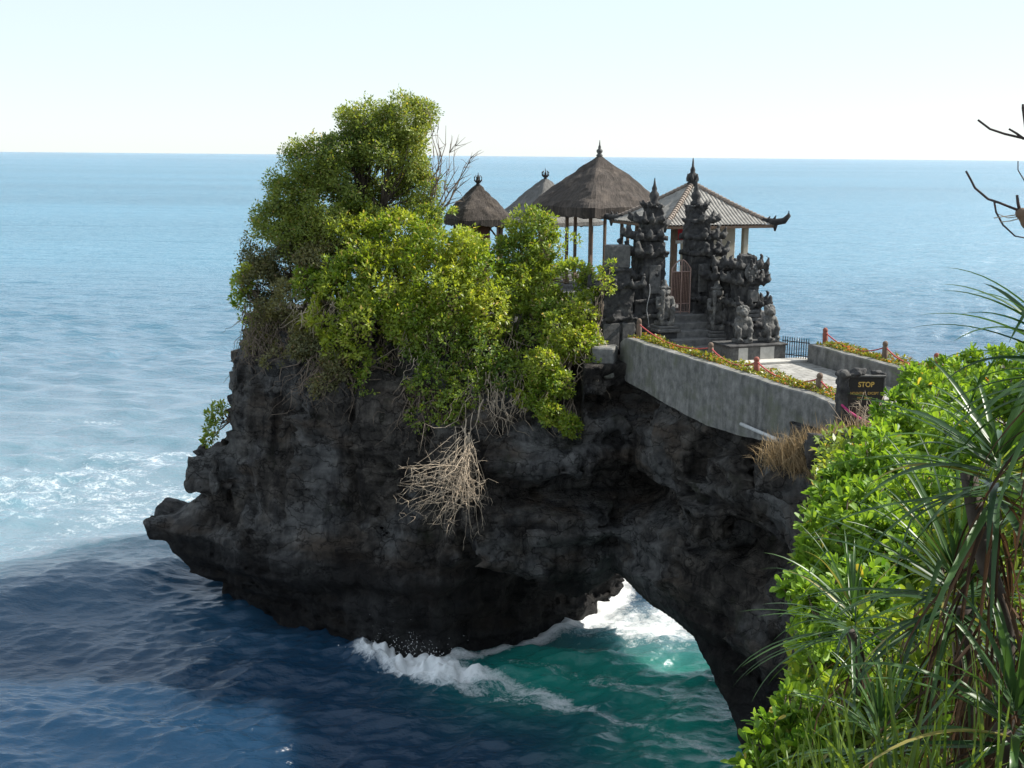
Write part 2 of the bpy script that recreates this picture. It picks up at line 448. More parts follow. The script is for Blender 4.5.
# ------------------------------------------------------------------ sea
rs = np.random.RandomState(3)
def build_sea():
    # fan-shaped sheet from the foot of the cliff to the horizon
    ys = [17.0]
    while ys[-1] < 30000:
        y = ys[-1]; ys.append(y + max(.075, min(y * y / (16 * FPX) * .95, y * .12)))
    ys = np.array(ys); th = np.linspace(-R(41), R(36), 1150)
    Yg, Tg = np.meshgrid(ys, np.tan(th), indexing='ij')
    X = Yg * Tg; Y = Yg.copy(); Z = np.zeros_like(X)
    dX = np.zeros_like(X); dY = np.zeros_like(X)
    gap = np.maximum(np.gradient(ys)[:, None] * np.ones_like(X), Y * (th[1] - th[0]) * 1.1)
    near = np.exp(-((Y - 38) / 30) ** 2)
    def wave(lam, amp, ang, ph, chop=.8, mask=1.0):
        k = 2 * math.pi / lam; c, s = math.sin(ang), math.cos(ang)
        fade = np.clip((lam - 2.2 * gap) / (1.5 * gap), 0, 1) * mask
        a = k * (X * c + Y * s) + ph
        q = fade * amp
        nonlocal Z, dX, dY
        Z += q * np.cos(a); dX -= chop * q * c * np.sin(a); dY -= chop * q * s * np.sin(a)
    P2 = np.stack([X, Y, np.zeros_like(X)], -1)
    g1 = np.clip(.75 + .8 * vnoise(P2, .045, 3), .1, 1.6)
    g2 = np.clip(.8 + .9 * vnoise(P2, .12, 9), .05, 1.8)
    for _ in range(46):
        lam = math.exp(rs.uniform(math.log(.38), math.log(5.5)))
        ang = rs.normal(-.12, .55)
        wave(lam, .0150 * lam ** .78 * rs.uniform(.5, 1.3), ang, rs.uniform(0, 6.28), .42, g2 if lam < 3 else g1)
    for lam, amp, ang in ((9, .035, .2), (17, .05, -.1), (26, .06, .12), (42, .10, .02), (75, .18, -.06)):
        wave(lam, amp, ang, rs.uniform(0, 6.28), .7)
    # the swell rolling in left of the rock, and one nearer the frame edge
    def swell(p0, p1, h_, front, back):
        d = np.array(p1) - p0; ln = np.linalg.norm(d); d /= ln; nn = np.array([d[1], -d[0]])
        wob = .5 * vnoise(P2, .25, 5)
        l = (X - p0[0]) * d[0] + (Y - p0[1]) * d[1]; q = (X - p0[0]) * nn[0] + (Y - p0[1]) * nn[1] + wob
        e = np.clip(1 - ((l - ln / 2) / (ln * .75)) ** 2, 0, 1)
        return h_ * e * np.where(q > 0, np.exp(-(q / front) ** 2), np.exp(-(q / back) ** 2)), q, e
    s1, q1, e1 = swell(np.array([-24., 38.2]), np.array([-12.2, 45.6]), .75, 1.7, 4.5)
    s2, q2, e2 = swell(np.array([-22., 32.0]), np.array([-9.0, 31.5]), .45, 1.2, 2.5)
    Z += s1 + s2
    # churn along the foot of the rock
    base = [(-10.8, 43), (-8.2, 40.8), (-5.5, 39.2), (-2.4, 37.7), (-.3, 38.9), (1.7, 40.8), (3.7, 43.3), (5.5, 48)]
    def dist_pl(pl):
        dd = np.full(X.shape, 1e9)
        for a, b in zip(pl[:-1], pl[1:]):
            a = np.array(a); b = np.array(b); ab = b - a
            t = np.clip(((X - a[0]) * ab[0] + (Y - a[1]) * ab[1]) / (ab @ ab), 0, 1)
            dd = np.minimum(dd, np.hypot(X - a[0] - t * ab[0], Y - a[1] - t * ab[1]))
        return dd
    nr = Y < 70
    db = dist_pl(base); dsp = dist_pl([(-4.6, 38.2), (-2.9, 37.0), (-1.6, 36.7)])
    churn = np.exp(-(dsp / .75) ** 2)
    Z += churn * (.20 + .34 * vnoise(P2, 1.7, 21) + .26 * vnoise(P2, 3.9, 22) + .12 * vnoise(P2, 8.0, 23))
    Z += .10 * np.exp(-(db / .8) ** 2) * vnoise(P2, 2.2, 31)
    # foam coverage: on the rock's foot, the wash beyond the arch, streaks, white patches on the open water
    foam = np.zeros_like(X)
    foam += .95 * churn + .55 * np.exp(-(dist_pl([(-3.2, 36.8), (-1.2, 35.5), (1.2, 34.6)]) / .55) ** 2)
    foam += .62 * np.exp(-(db / .55) ** 2) * (X > -4)
    foam += .20 * np.exp(-(db / .5) ** 2)
    foam += .62 * np.exp(-(dist_pl([(-1.2, 36.6), (1.0, 35.4), (3.2, 33.6), (5.5, 31.8), (7, 30)]) / .42) ** 2)
    foam += .46 * np.exp(-(dist_pl([(.3, 37.4), (2.6, 36.3), (4.6, 35.4), (6.6, 33.2)]) / .9) ** 2)
    wash = np.exp(-(dist_pl([(2.6, 42.2), (5.0, 40.6), (7.2, 42.5), (9, 46)]) / 2.5) ** 2)
    foam += .78 * wash
    for cx, cy, rx, ry, a in ((-18.5, 50.5, 2.2, .7, .5), (-21, 56, 5, 1.6, .5), (-17, 53.5, 3.5, 1.2, .52), (-15, 57.5, 3.2, 1.5, .52), (-19, 60, 4, 1.0, .44), (-27, 53, 3, 1.2, .46), (-13.5, 60.5, 2.2, .8, .46), (-23, 63, 8, 2, .45), (-14, 64, 5, 1.5, .48), (-12.6, 52, 2.2, 1.6, .55),
                              (-24, 72, 9, 1.6, .42), (-30, 83, 8, 2, .42), (-16, 75, 6, 1.5, .40), (-20, 48.5, 4, 1.0, .36), (-26, 58.5, 4, 1.2, .5), (-30, 96, 14, 2, .36), (-18, 104, 9, 2, .36)):
        brk = np.clip(.62 + .85 * vnoise(P2, .45, 41) + .4 * vnoise(P2, 1.1, 42), 0, 1.15)
        foam += (a - .04) * brk * np.exp(-((X - cx - .25 * (Y - cy)) / rx) ** 2 - ((Y - cy) / ry) ** 2)
    # thin lace drifting over the shallows
    foam += (.36 + .12 * vnoise(P2, .22, 44)) * np.exp(-((Y - 56) / 11) ** 2) * (X < -8)
    # crests of the swell lace
    foam += .26 * e1 * np.exp(-((q1 + 1.2) / 1.0) ** 2)
    foam = np.where((X < -7) & (Y > 45), np.minimum(foam, .50), foam)
    # how much air and sand is stirred into the water
    milky = 1 / (1 + np.exp((q1 + 1.3) * 1.8)); milky = np.where(Y < 39, 0, milky) * np.exp(-np.maximum(Y - 60, 0) / 45) * (X < -3)
    teal = np.exp(-(dist_pl([(1.5, 37.0), (5, 36.5), (5.4, 32)]) / 3.1) ** 2)
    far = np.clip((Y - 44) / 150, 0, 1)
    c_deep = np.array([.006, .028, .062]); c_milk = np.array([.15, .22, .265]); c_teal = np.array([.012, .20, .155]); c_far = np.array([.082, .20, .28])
    left_ = (1 / (1 + np.exp((X + 6.5) / 1.6)) / (1 + np.exp(-(Y - 38.0) / 1.2)))[..., None]; c_deep = c_deep * (1 - left_) + np.array([.022, .068, .122]) * left_   # colour painted paler at left to offset the rock's shadow on the water
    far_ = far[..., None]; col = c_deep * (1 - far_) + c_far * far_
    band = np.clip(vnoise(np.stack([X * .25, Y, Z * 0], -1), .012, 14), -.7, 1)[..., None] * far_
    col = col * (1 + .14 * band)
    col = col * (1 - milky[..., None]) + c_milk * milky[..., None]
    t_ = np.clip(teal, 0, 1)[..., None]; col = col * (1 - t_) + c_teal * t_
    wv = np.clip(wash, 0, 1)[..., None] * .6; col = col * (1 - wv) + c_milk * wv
    X += dX; Y += dY
    nrow, ncol = X.shape
    V = np.stack([X, Y, Z], -1).reshape(-1, 3)
    I = np.arange(nrow * ncol).reshape(nrow, ncol)
    F = np.stack([I[:-1, :-1], I[:-1, 1:], I[1:, 1:], I[1:, :-1]], -1).reshape(-1, 4)
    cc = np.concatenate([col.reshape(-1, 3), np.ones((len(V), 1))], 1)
    mt, n, p = new_mat('sea_water')
    n.nodes.remove(p)
    ac = N(n, 'ShaderNodeAttribute', attribute_name='water'); af = N(n, 'ShaderNodeAttribute', attribute_name='foam')
    ar = N(n, 'ShaderNodeAttribute', attribute_name='far')
    co = coords(n)
    lace = noise(n, 1.1, 9, .72, coords(n, (.8, 1.2, 1)), 1.3)
    fine = noise(n, 6.5, 8, .75, co, 1.0)
    pat = math_n(n, 'ADD', math_n(n, 'MULTIPLY', lace, .55), math_n(n, 'MULTIPLY', fine, .45))
    ff = math_n(n, 'SUBTRACT', math_n(n, 'ADD', af.outputs['Fac'], math_n(n, 'MULTIPLY', math_n(n, 'SUBTRACT', pat, .5), 2.2)), .50)
    fm = ramp(n, ff, [(.0, (0, 0, 0)), (.10, (.22, .22, .22)), (.30, (.6, .6, .6)), (.60, (.97, .97, .97))]).outputs[0]
    b1 = noise(n, 2.6, 5, .6, coords(n, (.7, 1.25, 1)))
    b2 = noise(n, .75, 5, .6, coords(n, (.35, 1.3, 1)))
    b3 = noise(n, .10, 6, .65, coords(n, (.25, 1.4, 1)))
    hgt = math_n(n, 'ADD', math_n(n, 'MULTIPLY', b1, .13), math_n(n, 'ADD', math_n(n, 'MULTIPLY', b2, math_n(n, 'ADD', math_n(n, 'MULTIPLY', ar.outputs['Fac'], 1.0), .10)), math_n(n, 'MULTIPLY', b3, math_n(n, 'MULTIPLY', ar.outputs['Fac'], 4.0))))
    bp = N(n, 'ShaderNodeBump', Strength=.75, Distance=1.0); n.links.new(hgt, bp.inputs['Height'])
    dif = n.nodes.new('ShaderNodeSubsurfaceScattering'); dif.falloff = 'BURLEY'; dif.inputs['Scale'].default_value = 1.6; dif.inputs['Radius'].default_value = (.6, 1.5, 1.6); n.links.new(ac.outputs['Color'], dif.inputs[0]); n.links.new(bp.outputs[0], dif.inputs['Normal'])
    gl = n.nodes.new('ShaderNodeBsdfGlossy'); gl.inputs['Color'].default_value = (.95, .97, 1, 1)
    n.links.new(bp.outputs[0], gl.inputs['Normal'])
    n.links.new(mrange(n, ar.outputs['Fac'], 0, 1, .21, .38), gl.inputs['Roughness'])
    fr = N(n, 'ShaderNodeFresnel', IOR=1.40); n.links.new(bp.outputs[0], fr.inputs['Normal'])
    # a rough sea never mirrors fully at grazing angles: unresolved facets tilt to the viewer
    k = math_n(n, 'MINIMUM', fr.outputs[0], mrange(n, ar.outputs['Fac'], 0, 1, .62, .46))
    mx = n.nodes.new('ShaderNodeMixShader'); n.links.new(k, mx.inputs[0]); n.links.new(dif.outputs[0], mx.inputs[1]); n.links.new(gl.outputs[0], mx.inputs[2])
    fo = n.nodes.new('ShaderNodeBsdfDiffuse'); fo.inputs[0].default_value = (.82, .85, .86, 1)
    fb = N(n, 'ShaderNodeBump', Strength=.6, Distance=.15); n.links.new(pat, fb.inputs['Height']); n.links.new(fb.outputs[0], fo.inputs['Normal'])
    m2 = n.nodes.new('ShaderNodeMixShader'); n.links.new(fm, m2.inputs[0]); n.links.new(mx.outputs[0], m2.inputs[1]); n.links.new(fo.outputs[0], m2.inputs[2])
    n.links.new(m2.outputs[0], n.nodes['Material Output'].inputs[0])
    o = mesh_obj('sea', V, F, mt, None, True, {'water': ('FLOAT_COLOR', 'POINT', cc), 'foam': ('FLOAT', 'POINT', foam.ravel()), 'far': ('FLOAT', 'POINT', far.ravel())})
    struct(o)
build_sea()

# spray thrown up where the wave meets the rock
def build_spray():
    r_ = np.random.RandomState(12)
    n = 170
    c = np.array([(-3.3, 37.3, .3), (-2.7, 36.9, .45), (-2.0, 36.9, .25), (-4.0, 37.9, .25), (.6, 39.2, .2), (1.6, 40.1, .25), (2.6, 41.4, .25)])
    w_ = np.array([.36, .34, .16, .14, .0, .0, .0])
    i = r_.choice(len(c), n, p=w_)
    P = c[i] + r_.normal(0, 1, (n, 3)) * np.array([.42, .30, .0]) + np.stack([np.zeros(n), np.zeros(n), r_.exponential(.26, n)], -1)
    sz = r_.uniform(.008, .034, n) * np.exp(-np.maximum(P[:, 2] - .3, 0) * .9)
    T = np.array([(0, 0, 1), (.94, 0, -.33), (-.47, .82, -.33), (-.47, -.82, -.33)])
    V = (P[:, None, :] + sz[:, None, None] * T[None]).reshape(-1, 3)
    F = (np.arange(n)[:, None, None] * 4 + np.array([(0, 1, 2), (0, 2, 3), (0, 3, 1), (1, 3, 2)])[None]).reshape(-1, 3)
    mt, nn, p = new_mat('spray_white'); p.inputs['Base Color'].default_value = (.85, .87, .88, 1); p.inputs['Roughness'].default_value = .6
    struct(mesh_obj('sea_spray', V, F, mt), 'stuff')
build_spray()

# ------------------------------------------------------------------ the rock, its arch and the mainland cliff
def interp_levels(levels, z):
    zs = [l[0] for l in levels]
    if z <= zs[0]: return np.array(levels[0][1], float)
    if z >= zs[-1]: return np.array(levels[-1][1], float)
    k = max(i for i in range(len(zs)) if zs[i] <= z)
    t = (z - zs[k]) / (zs[k + 1] - zs[k])
    return np.array(levels[k][1], float) * (1 - t) + np.array(levels[k + 1][1], float) * t
def poly_sdf(X, Y, pg):
    d = np.full(X.shape, 1e9, np.float32); sg = np.ones(X.shape, np.float32)
    n = len(pg)
    for i in range(n):
        a = pg[i]; b = pg[i - 1]
        ex, ey = b - a; wx, wy = X - a[0], Y - a[1]
        t = np.clip((wx * ex + wy * ey) / (ex * ex + ey * ey), 0, 1)
        d = np.minimum(d, (wx - ex * t) ** 2 + (wy - ey * t) ** 2)
        c1 = Y >= a[1]; c2 = Y < b[1]; c3 = ex * wy > ey * wx
        flip = (c1 & c2 & c3) | (~c1 & ~c2 & ~c3)
        sg = np.where(flip, -sg, sg)
    return sg * np.sqrt(d)

LB = [(-10.8, 43.0), (-8.2, 40.8), (-5.5, 39.2), (-2.4, 37.7), (-.3, 38.9), (1.7, 40.8), (3.7, 43.3), (5.2, 48), (0, 54), (-6, 54), (-10.5, 49)]
def lv(z, **k):
    p = [list(q) for q in LB]
    for i, q in k.items(): p[int(i[1:])] = list(q)
    return (z, p)
LEFT_ROCK = [
    lv(-2), lv(.55),
    lv(1.0, v0=(-11.7, 42.9), v1=(-8.5, 40.5)),
    lv(1.9, v0=(-12.5, 43.0), v1=(-8.9, 40.2), v2=(-5.8, 38.9), v10=(-11.6, 49)),
    lv(2.7, v0=(-13.0, 43.1), v1=(-9.2, 40.2), v2=(-5.8, 38.8), v3=(-2.3, 37.4), v10=(-12, 49)),
    lv(3.25, v0=(-12.0, 43.4), v1=(-8.9, 40.6), v2=(-5.7, 39.0), v3=(-2.1, 37.5), v4=(.1, 38.6), v10=(-11.8, 49)),
    lv(3.9, v0=(-11.1, 43.3), v1=(-8.4, 40.8), v2=(-5.6, 39.3), v3=(-1.9, 37.7), v4=(.4, 38.5)),
    lv(4.5, v0=(-11.35, 43.2), v1=(-8.4, 40.8), v2=(-5.5, 39.4), v3=(-1.7, 38.0)),
    lv(5.3, v0=(-11.3, 43.2), v1=(-8.3, 40.9), v2=(-5.4, 39.4), v3=(-1.6, 38.1)),
    lv(5.8, v0=(-10.55, 43.2), v1=(-8.0, 41.0), v2=(-5.3, 39.4), v3=(-1.6, 38.1)),
    lv(6.8, v0=(-10.15, 43.2), v1=(-7.8, 41.0), v2=(-5.2, 39.3), v3=(-1.6, 37.8)),
    lv(8.2, v0=(-10.25, 43.4), v1=(-7.7, 41.2), v2=(-5.0, 39.7), v3=(-1.3, 38.4)),
    lv(9.3, v0=(-9.9, 43.6), v1=(-7.5, 41.7), v2=(-4.6, 40.4), v3=(-1.0, 39.4)),
    lv(10.4, v0=(-9.3, 44.0), v1=(-7.0, 42.4), v2=(-4.2, 41.3), v3=(-.8, 40.4)),
]
UB = [(-3.5, 38.9), (-1, 37.5), (1.2, 37.1), (2.6, 37.7), (3.55, 38.5), (5.25, 34.2), (6.6, 30.8), (7.7, 28.0), (12.4, 29), (11.9, 33.5), (9.7, 38.0), (8.4, 41.3), (8.1, 45), (7.6, 50), (5, 55.5), (-2, 54)]
def ul(z, k, far=0.0):
    p = [list(q) for q in UB]
    nrm = [(-.4, -.9), (-.3, -.95), (0, -1), (.2, -.9), (-.8, -.4), (-.9, -.36), (-.9, -.36), (-.9, -.36)]
    for i in range(8):
        kk = k[i] if isinstance(k, (list, tuple)) else k
        p[i][0] += nrm[i][0] * kk; p[i][1] += nrm[i][1] * kk
    return (z, p)
UPPER = [ul(-2, .1), ul(2.3, -.1), ul(3.0, .25), ul(4.2, .30), ul(4.9, .05), ul(5.3, [-.3, -.8, -1.3, -1.4, -1.1, -.9, -.6, -.4]), ul(5.9, [0, -.3, -.9, -1.1, -1.2, -1.2, -.8, -.4]),
         ul(6.4, [.3, .35, .35, .3, .1, -.1, -.1, 0]), ul(7.1, [.1, .25, .3, .25, .2, .2, .1, 0]), ul(7.8, [-.3, 0, 0, .1, .15, .25, .1, .0]), ul(8.5, [-1, -.5, -.1, -.05, -.2, -.25, -.2, -.15]),
         ul(9.2, [-1.6, -.9, -.25, -.2, -.4, -.45, -.45, -.4]), ul(10.2, [-2.6, -1.4, -.4, -.3, -.45, -.5, -.5, -.5])]
MB0 = [(7.0, 32.5), (6.9, 30.4), (6.6, 27.2), (5.4, 21.5), (3.6, 15), (2.2, 9.7), (.8, 5), (-4, -4), (-4, -12), (45, -12), (45, 44), (18, 42), (13.2, 38.5)]
def ml(z, dx): return (z, [(p[0] + (dx if i < 8 else 0), p[1]) for i, p in enumerate(MB0)])
MAIN = [ml(-2, .5), ml(1, .2), ml(4, .7), ml(7, .5), ml(9.5, 0), ml(15, -.1)]

def ground_z(X, Y):
    a = np.clip((Y - 1.0) / 6.0, 0, 1); a = a * a * (3 - 2 * a)
    b = np.clip((Y - 23.5) / 4.5, 0, 1); b = b * b * (3 - 2 * b)
    z = 14.4 * (1 - a) + 10.9 * a
    return z * (1 - b) + 9.62 * b
def noise_band(P, d, lim, fn):
    band = np.abs(d) < lim
    d[band] += fn(P[band]); return d
def rock_noise(P):
    q = P.copy(); q[:, 2] = q[:, 2] - .12 * (37 - q[:, 1])
    st = q * np.array([.25, .25, 2.1], np.float32)
    fl = q * np.array([1.0, 1.0, .16], np.float32)
    up = np.clip((q[:, 2] - 2.5) / 2, 0, 1)
    r = .46 * fbm(q, .36, 3, 1) + .20 * (.5 - np.abs(fbm(q, .8, 3, 11, .6))) + .13 * (.45 - np.abs(fbm(q, 2.6, 3, 15, .65)))
    zz = q[:, 2] * 1.15 + .55 * vnoise(q, .45, 51) + .25 * vnoise(q, 1.1, 52); saw = zz - np.floor(zz)
    r += .30 * (.5 - saw) * np.clip(.5 + .9 * vnoise(q, .28, 53), .05, 1)          # bedding planes weather back under each hard layer
    zz = zz * 2.7 + .3; saw = zz - np.floor(zz); r += .10 * (.5 - saw) * np.clip(.5 + vnoise(q, .5, 54), 0, 1)
    r += .14 * fbm(st, 1.0, 3, 21, .6) * (1.15 - .5 * up)
    rid = 1 - np.abs(fbm(fl, .75, 2, 31)); r += 1.9 * up * np.clip(rid - .70, 0, 1) * np.clip(1.2 - (q[:, 0] + 1.5) / 4, .25, 1)
    r *= np.clip(1 - (-10.2 - q[:, 0]) / 2.5, .4, 1)
    return r
def build_rock():
    h = .088; lo = (-15.0, 25.6, -1.1); hi = (13.0, 56.0, 10.9)
    P = grid(lo, hi, h); X2, Y2 = P[:, :, 0, 0], P[:, :, 0, 1]
    D = np.empty(P.shape[:3], np.float32)
    w_ = (X2 + .3) * .74 - (Y2 - 38.9) * .67; l_ = (X2 + .3) * .67 + (Y2 - 38.9) * .74
    zc = np.interp(w_, [-1, 0, 2.8, 4.4, 6.5, 7.3, 8.7, 9.2, 9.9, 10.6, 11.5], [4.2, 3.1, 2.0, 1.95, 2.25, 2.2, 1.25, .85, 0, -1.6, -4]) + np.clip(l_ - .7, 0, 12) * .42 + np.clip(-l_ - .5, 0, 3) * .3
    # the platform top: path level at the bridge, temple level behind, lower and sloping under the shrubs
    top = np.full(X2.shape, 9.60, np.float32)
    top = np.where(Y2 > 40.5, 10.3, top)
    topL = np.interp(Y2, [37, 38.5, 40.2, 42, 60], [6.8, 7.6, 9.4, 10.3, 10.3])
    topL = np.where(X2 < 2.2, topL, top)
    gz = ground_z(X2, Y2)
    for k in range(P.shape[2]):
        z = float(P[0, 0, k, 2])
        a = poly_sdf(X2, Y2, interp_levels(LEFT_ROCK, z)); a = np.maximum(a, (z - topL) * .8)
        u = poly_sdf(X2, Y2, interp_levels(UPPER, z)); u = np.maximum(u, (zc - z) * .75); u = np.maximum(u, z - np.where(X2 < 2.2, topL, top))
        mm = poly_sdf(X2, Y2, interp_levels(MAIN, z)); mm = np.maximum(mm, z - gz)
        D[:, :, k] = smin(np.minimum(a, 1e3), smin(u, mm, .3), .12)
    # the scoop under the near end of the wall and a smaller hollow
    for c, r in (((4.0, 38.0, 8.35), (1.25, 1.1, .55)), ((2.6, 36.9, 7.6), (.9, .6, .35)), ((5.2, 33.9, 7.7), (.8, .6, .9)), ((6.0, 31.6, 8.1), (.8, .6, .5))):
        D = np.maximum(D, -s_ell(P, c, r))
    for c, hb in (((-10.55, 44.1, 4.75), (1.0, 1.3, .62)), ((-11.7, 44.3, 2.55), (1.5, 1.5, .42)), ((-7.6, 41.2, 3.2), (1.6, .9, .25)), ((.9, 37.75, 6.75), (1.7, .5, .38)), ((5.6, 33.3, 6.0), (.6, 1.0, .45))):
        D = smin(D, s_box(P, c, hb, .1), .15)
    def fn(Q):
        r = rock_noise(Q)
        qw = (Q[:, 0] + .3) * .74 - (Q[:, 1] - 38.9) * .67; ql = (Q[:, 0] + .3) * .67 + (Q[:, 1] - 38.9) * .74
        zq = np.interp(qw, [2.8, 4.4, 6.5, 7.3, 8.7, 9.2, 9.9, 10.6], [2.0, 1.95, 2.25, 2.2, 1.25, .85, 0, -1.6]) + np.clip(ql - .7, 0, 12) * .42
        r = r * np.where((qw > 2.0) & (qw < 10.5) & (ql < 5), np.clip(np.abs(Q[:, 2] - zq) / 1.4, .12, 1), 1)
        flat = np.clip((Q[:, 2] - 9.1) / .4, 0, 1) * ((Q[:, 0] > 2.2))      # keep the made-up ground level
        return r * (1 - .92 * flat)
    noise_band(P, D, 1.3, fn)
    D[:, 0, :] = np.maximum(D[:, 0, :], .05)
    V, F = keep_main(*surface_nets(D, lo, h))
    struct(mesh_obj('rock_headland', V, F, M_rock, None, True))
build_rock()
def build_hillside():
    h = .3; lo = (-6.0, -13.0, 4.0); hi = (46.0, 45.5, 16.0)
    P = grid(lo, hi, h); X2, Y2 = P[:, :, 0, 0], P[:, :, 0, 1]
    D = np.empty(P.shape[:3], np.float32); gz = ground_z(X2, Y2)
    for k in range(P.shape[2]):
        z = float(P[0, 0, k, 2])
        mm = poly_sdf(X2, Y2, interp_levels(MAIN, z))
        D[:, :, k] = np.maximum(np.maximum(mm + .55, z - gz + .04), np.where(X2 < 12.6, Y2 - 26.0, -9))
    noise_band(P, D, 1.6, lambda Q: (.25 * fbm(Q, .4, 3, 4) + .3 * np.abs(fbm(Q, .9, 3, 7))) * np.where(Q[:, 1] > 24, .5, 1))
    V, F = surface_nets(D, lo, h)
    struct(mesh_obj('hillside', V, F, M_rock, None, True))
build_hillside()

# ------------------------------------------------------------------ the walled path over the arch
WN0, WN1 = np.array([7.62, 28.2]), np.array([3.43, 39.0])      # near wall, near end to far end
WU = (WN1 - WN0) / np.linalg.norm(WN1 - WN0); WT = np.array([WU[1], -WU[0]])
WL = float(np.linalg.norm(WN1 - WN0))
def wall_mesh(name, p0, u, t, L, top, bot, thick, mat, n=60, mh=10, seed=0, parent=None):
    """wall along u from p0; its face is on -t; top(l), bot(l) heights"""
    V = []; F = []
    for i in range(n + 1):
        l = L * i / n; zt, zb = top(l), bot(l)
        ring = []
        for k in range(mh + 1): ring.append((0, zb + (zt - .03 - zb) * k / mh))
        ring.append((.03, zt)); ring.append((thick - .03, zt)); ring.append((thick, zt - .03)); ring.append((thick, zb))
        for a, z in ring:
            q = p0 + u * l + t * a; V.append((q[0], q[1], z))
    m_ = mh + 5
    for i in range(n):
        for k in range(m_):
            k2 = (k + 1) % m_
            F.append((i * m_ + k, (i + 1) * m_ + k, (i + 1) * m_ + k2, i * m_ + k2))
    F.append(tuple(range(m_))); F.append(tuple(n * m_ + k for k in reversed(range(m_))))
    V = np.array(V)
    V[:, :2] -= t * (.035 * fbm(V, .9, 3, seed)[:, None]); V[:, 2] += .02 * vnoise(V, .8, seed + 4) + .018 * vnoise(V, 3.5, seed + 6)
    return mesh_obj(name, V, F, mat, parent, True)
ntop = lambda l: 10.36 - (.0 if l < WL - .45 else (l - WL + .45) ** 2 * .9)
nbot = lambda l: float(np.interp(l, [0, 2.2, 4.5, 6, 9, WL], [9.3, 8.95, 8.7, 8.62, 8.85, 9.05]))
wn = wall_mesh('retaining_wall', WN0, WU, WT, WL, ntop, nbot, .34, M_conc, seed=2)
for p_ in wn.data.polygons: p_.use_smooth = False
tag(wn, 'long stained concrete retaining wall carrying the sloping edge of the path over the arch', 'wall')
cb = MB(); cb.box(-.36, .36, -.4, .4, 0, .98, .05)
o = cb.build('corner_block', M_conc); o.location = (2.95, 38.85, 9.1); o.rotation_euler = (0, 0, R(-14))
tag(o, 'squat concrete block standing at the bush end of the long retaining wall', 'wall block')
WF0, WF1 = np.array([11.9, 29.4]), np.array([9.15, 37.85])
FU = (WF1 - WF0) / np.linalg.norm(WF1 - WF0); FT = np.array([FU[1], -FU[0]]); FL = float(np.linalg.norm(WF1 - WF0))
wf = wall_mesh('parapet_wall', WF0, FU, FT, FL, lambda l: 10.36, lambda l: 9.3, .3, M_conc, 40, 8, 9)
for p_ in wf.data.polygons: p_.use_smooth = False
tag(wf, 'low grey parapet wall on the sea side of the path behind the stop sign', 'wall')
# walking surface
pv = [WN0 + WT * .9, WN0 + WT * 1.0 - WU * 2.5, WF0 - FU * 2.5, WF1 + FU * .05, np.array([8.6, 38.5]), np.array([7.6, 41.0]), WN1 + WU * 2.2 + WT * .9]
po = mesh_obj('path', [(*q, 9.775) for q in pv], [tuple(range(7))], M_path); struct(po)
pl = MB()
def strip(p0, u, t, L, w0, w1, z):
    n = 24; r1 = []
    for i in range(n + 1):
        a = p0 + u * L * i / n
        r1.append((a + t * w0, a + t * w1))
    V = []; F = []
    for a, b in r1: V += [(*a, z), (*b, z), (*b, z - .5), (*a, z - .5)]
    for i in range(n):
        for k in range(4): F.append((i * 4 + k, i * 4 + 4 + k, i * 4 + 4 + (k + 1) % 4, i * 4 + (k + 1) % 4))
    F += [(0, 1, 2, 3), tuple(n * 4 + k for k in (3, 2, 1, 0))]
    pl.add(V, F)
strip(WN0, WU, WT, WL + .3, .345, .92, 10.27)
strip(WF0, FU, FT, FL, .305, .95, 10.27)
struct(pl.build('planting_soil', M_soil))

# ------------------------------------------------------------------ vegetation builders
LEAF4 = np.array([(0, 0, 0), (.5, -.5, .06), (1, 0, -.08), (.5, .5, .06)])
FACE4 = [(0, 1, 2, 3)]
LEAF8 = np.array([(0, -.06, 0), (0, .06, 0), (.45, -.36, .05), (.45, .36, .05), (.8, -.5, .03), (.8, .5, .03), (1.0, -.22, -.05), (1.0, .22, -.05), (.45, 0, -.03), (.8, 0, -.06)])
FACE8 = [(0, 2, 8, 1), (1, 8, 3, 1), (2, 4, 9, 8), (8, 9, 5, 3), (4, 6, 9, 9), (9, 6, 7, 9), (9, 7, 5, 9)]
def unit(a): return a / (np.linalg.norm(a, axis=-1, keepdims=True) + 1e-9)
def leaf_arrays(P, D, Nn, L, Wd, tpl):
    D = unit(D); S = unit(np.cross(Nn, D)); U = np.cross(D, S)
    T = tpl
    V = P[:, None, :] + L[:, None, None] * T[None, :, 0:1] * D[:, None, :] + Wd[:, None, None] * T[None, :, 1:2] * S[:, None, :] + L[:, None, None] * T[None, :, 2:3] * U[:, None, :]
    return V
def leaves_obj(name, P, D, Nn, L, Wd, mat, parent, rng, big=False, tint=None):
    if big:
        tpl = np.array([(0, -.08, 0), (.42, -.34, .05), (.78, -.5, .02), (1.0, -.2, -.06), (1.0, .2, -.06), (.78, .5, .02), (.42, .34, .05), (0, .08, 0), (.42, 0, -.02), (.78, 0, -.05)])
        fc = np.array([(0, 1, 8, 7), (7, 8, 6, 7), (1, 2, 9, 8), (8, 9, 5, 6), (2, 3, 4, 9), (9, 4, 5, 9)])
        fc = np.array([(0, 1, 8), (0, 8, 7), (7, 8, 6), (1, 2, 9), (1, 9, 8), (8, 9, 5), (8, 5, 6), (2, 3, 9), (3, 4, 9), (9, 4, 5)])
    else:
        tpl = LEAF4; fc = np.array(FACE4)
    V = leaf_arrays(P, D, Nn, L, Wd, tpl); n, k = V.shape[:2]
    F = (np.arange(n)[:, None, None] * k + fc[None]).reshape(-1, fc.shape[1])
    t = rng.rand(n) if tint is None else tint
    return mesh_obj(name, V.reshape(-1, 3), F, mat, parent, big, {'tint': ('FLOAT', 'FACE', np.repeat(t, len(fc)))})

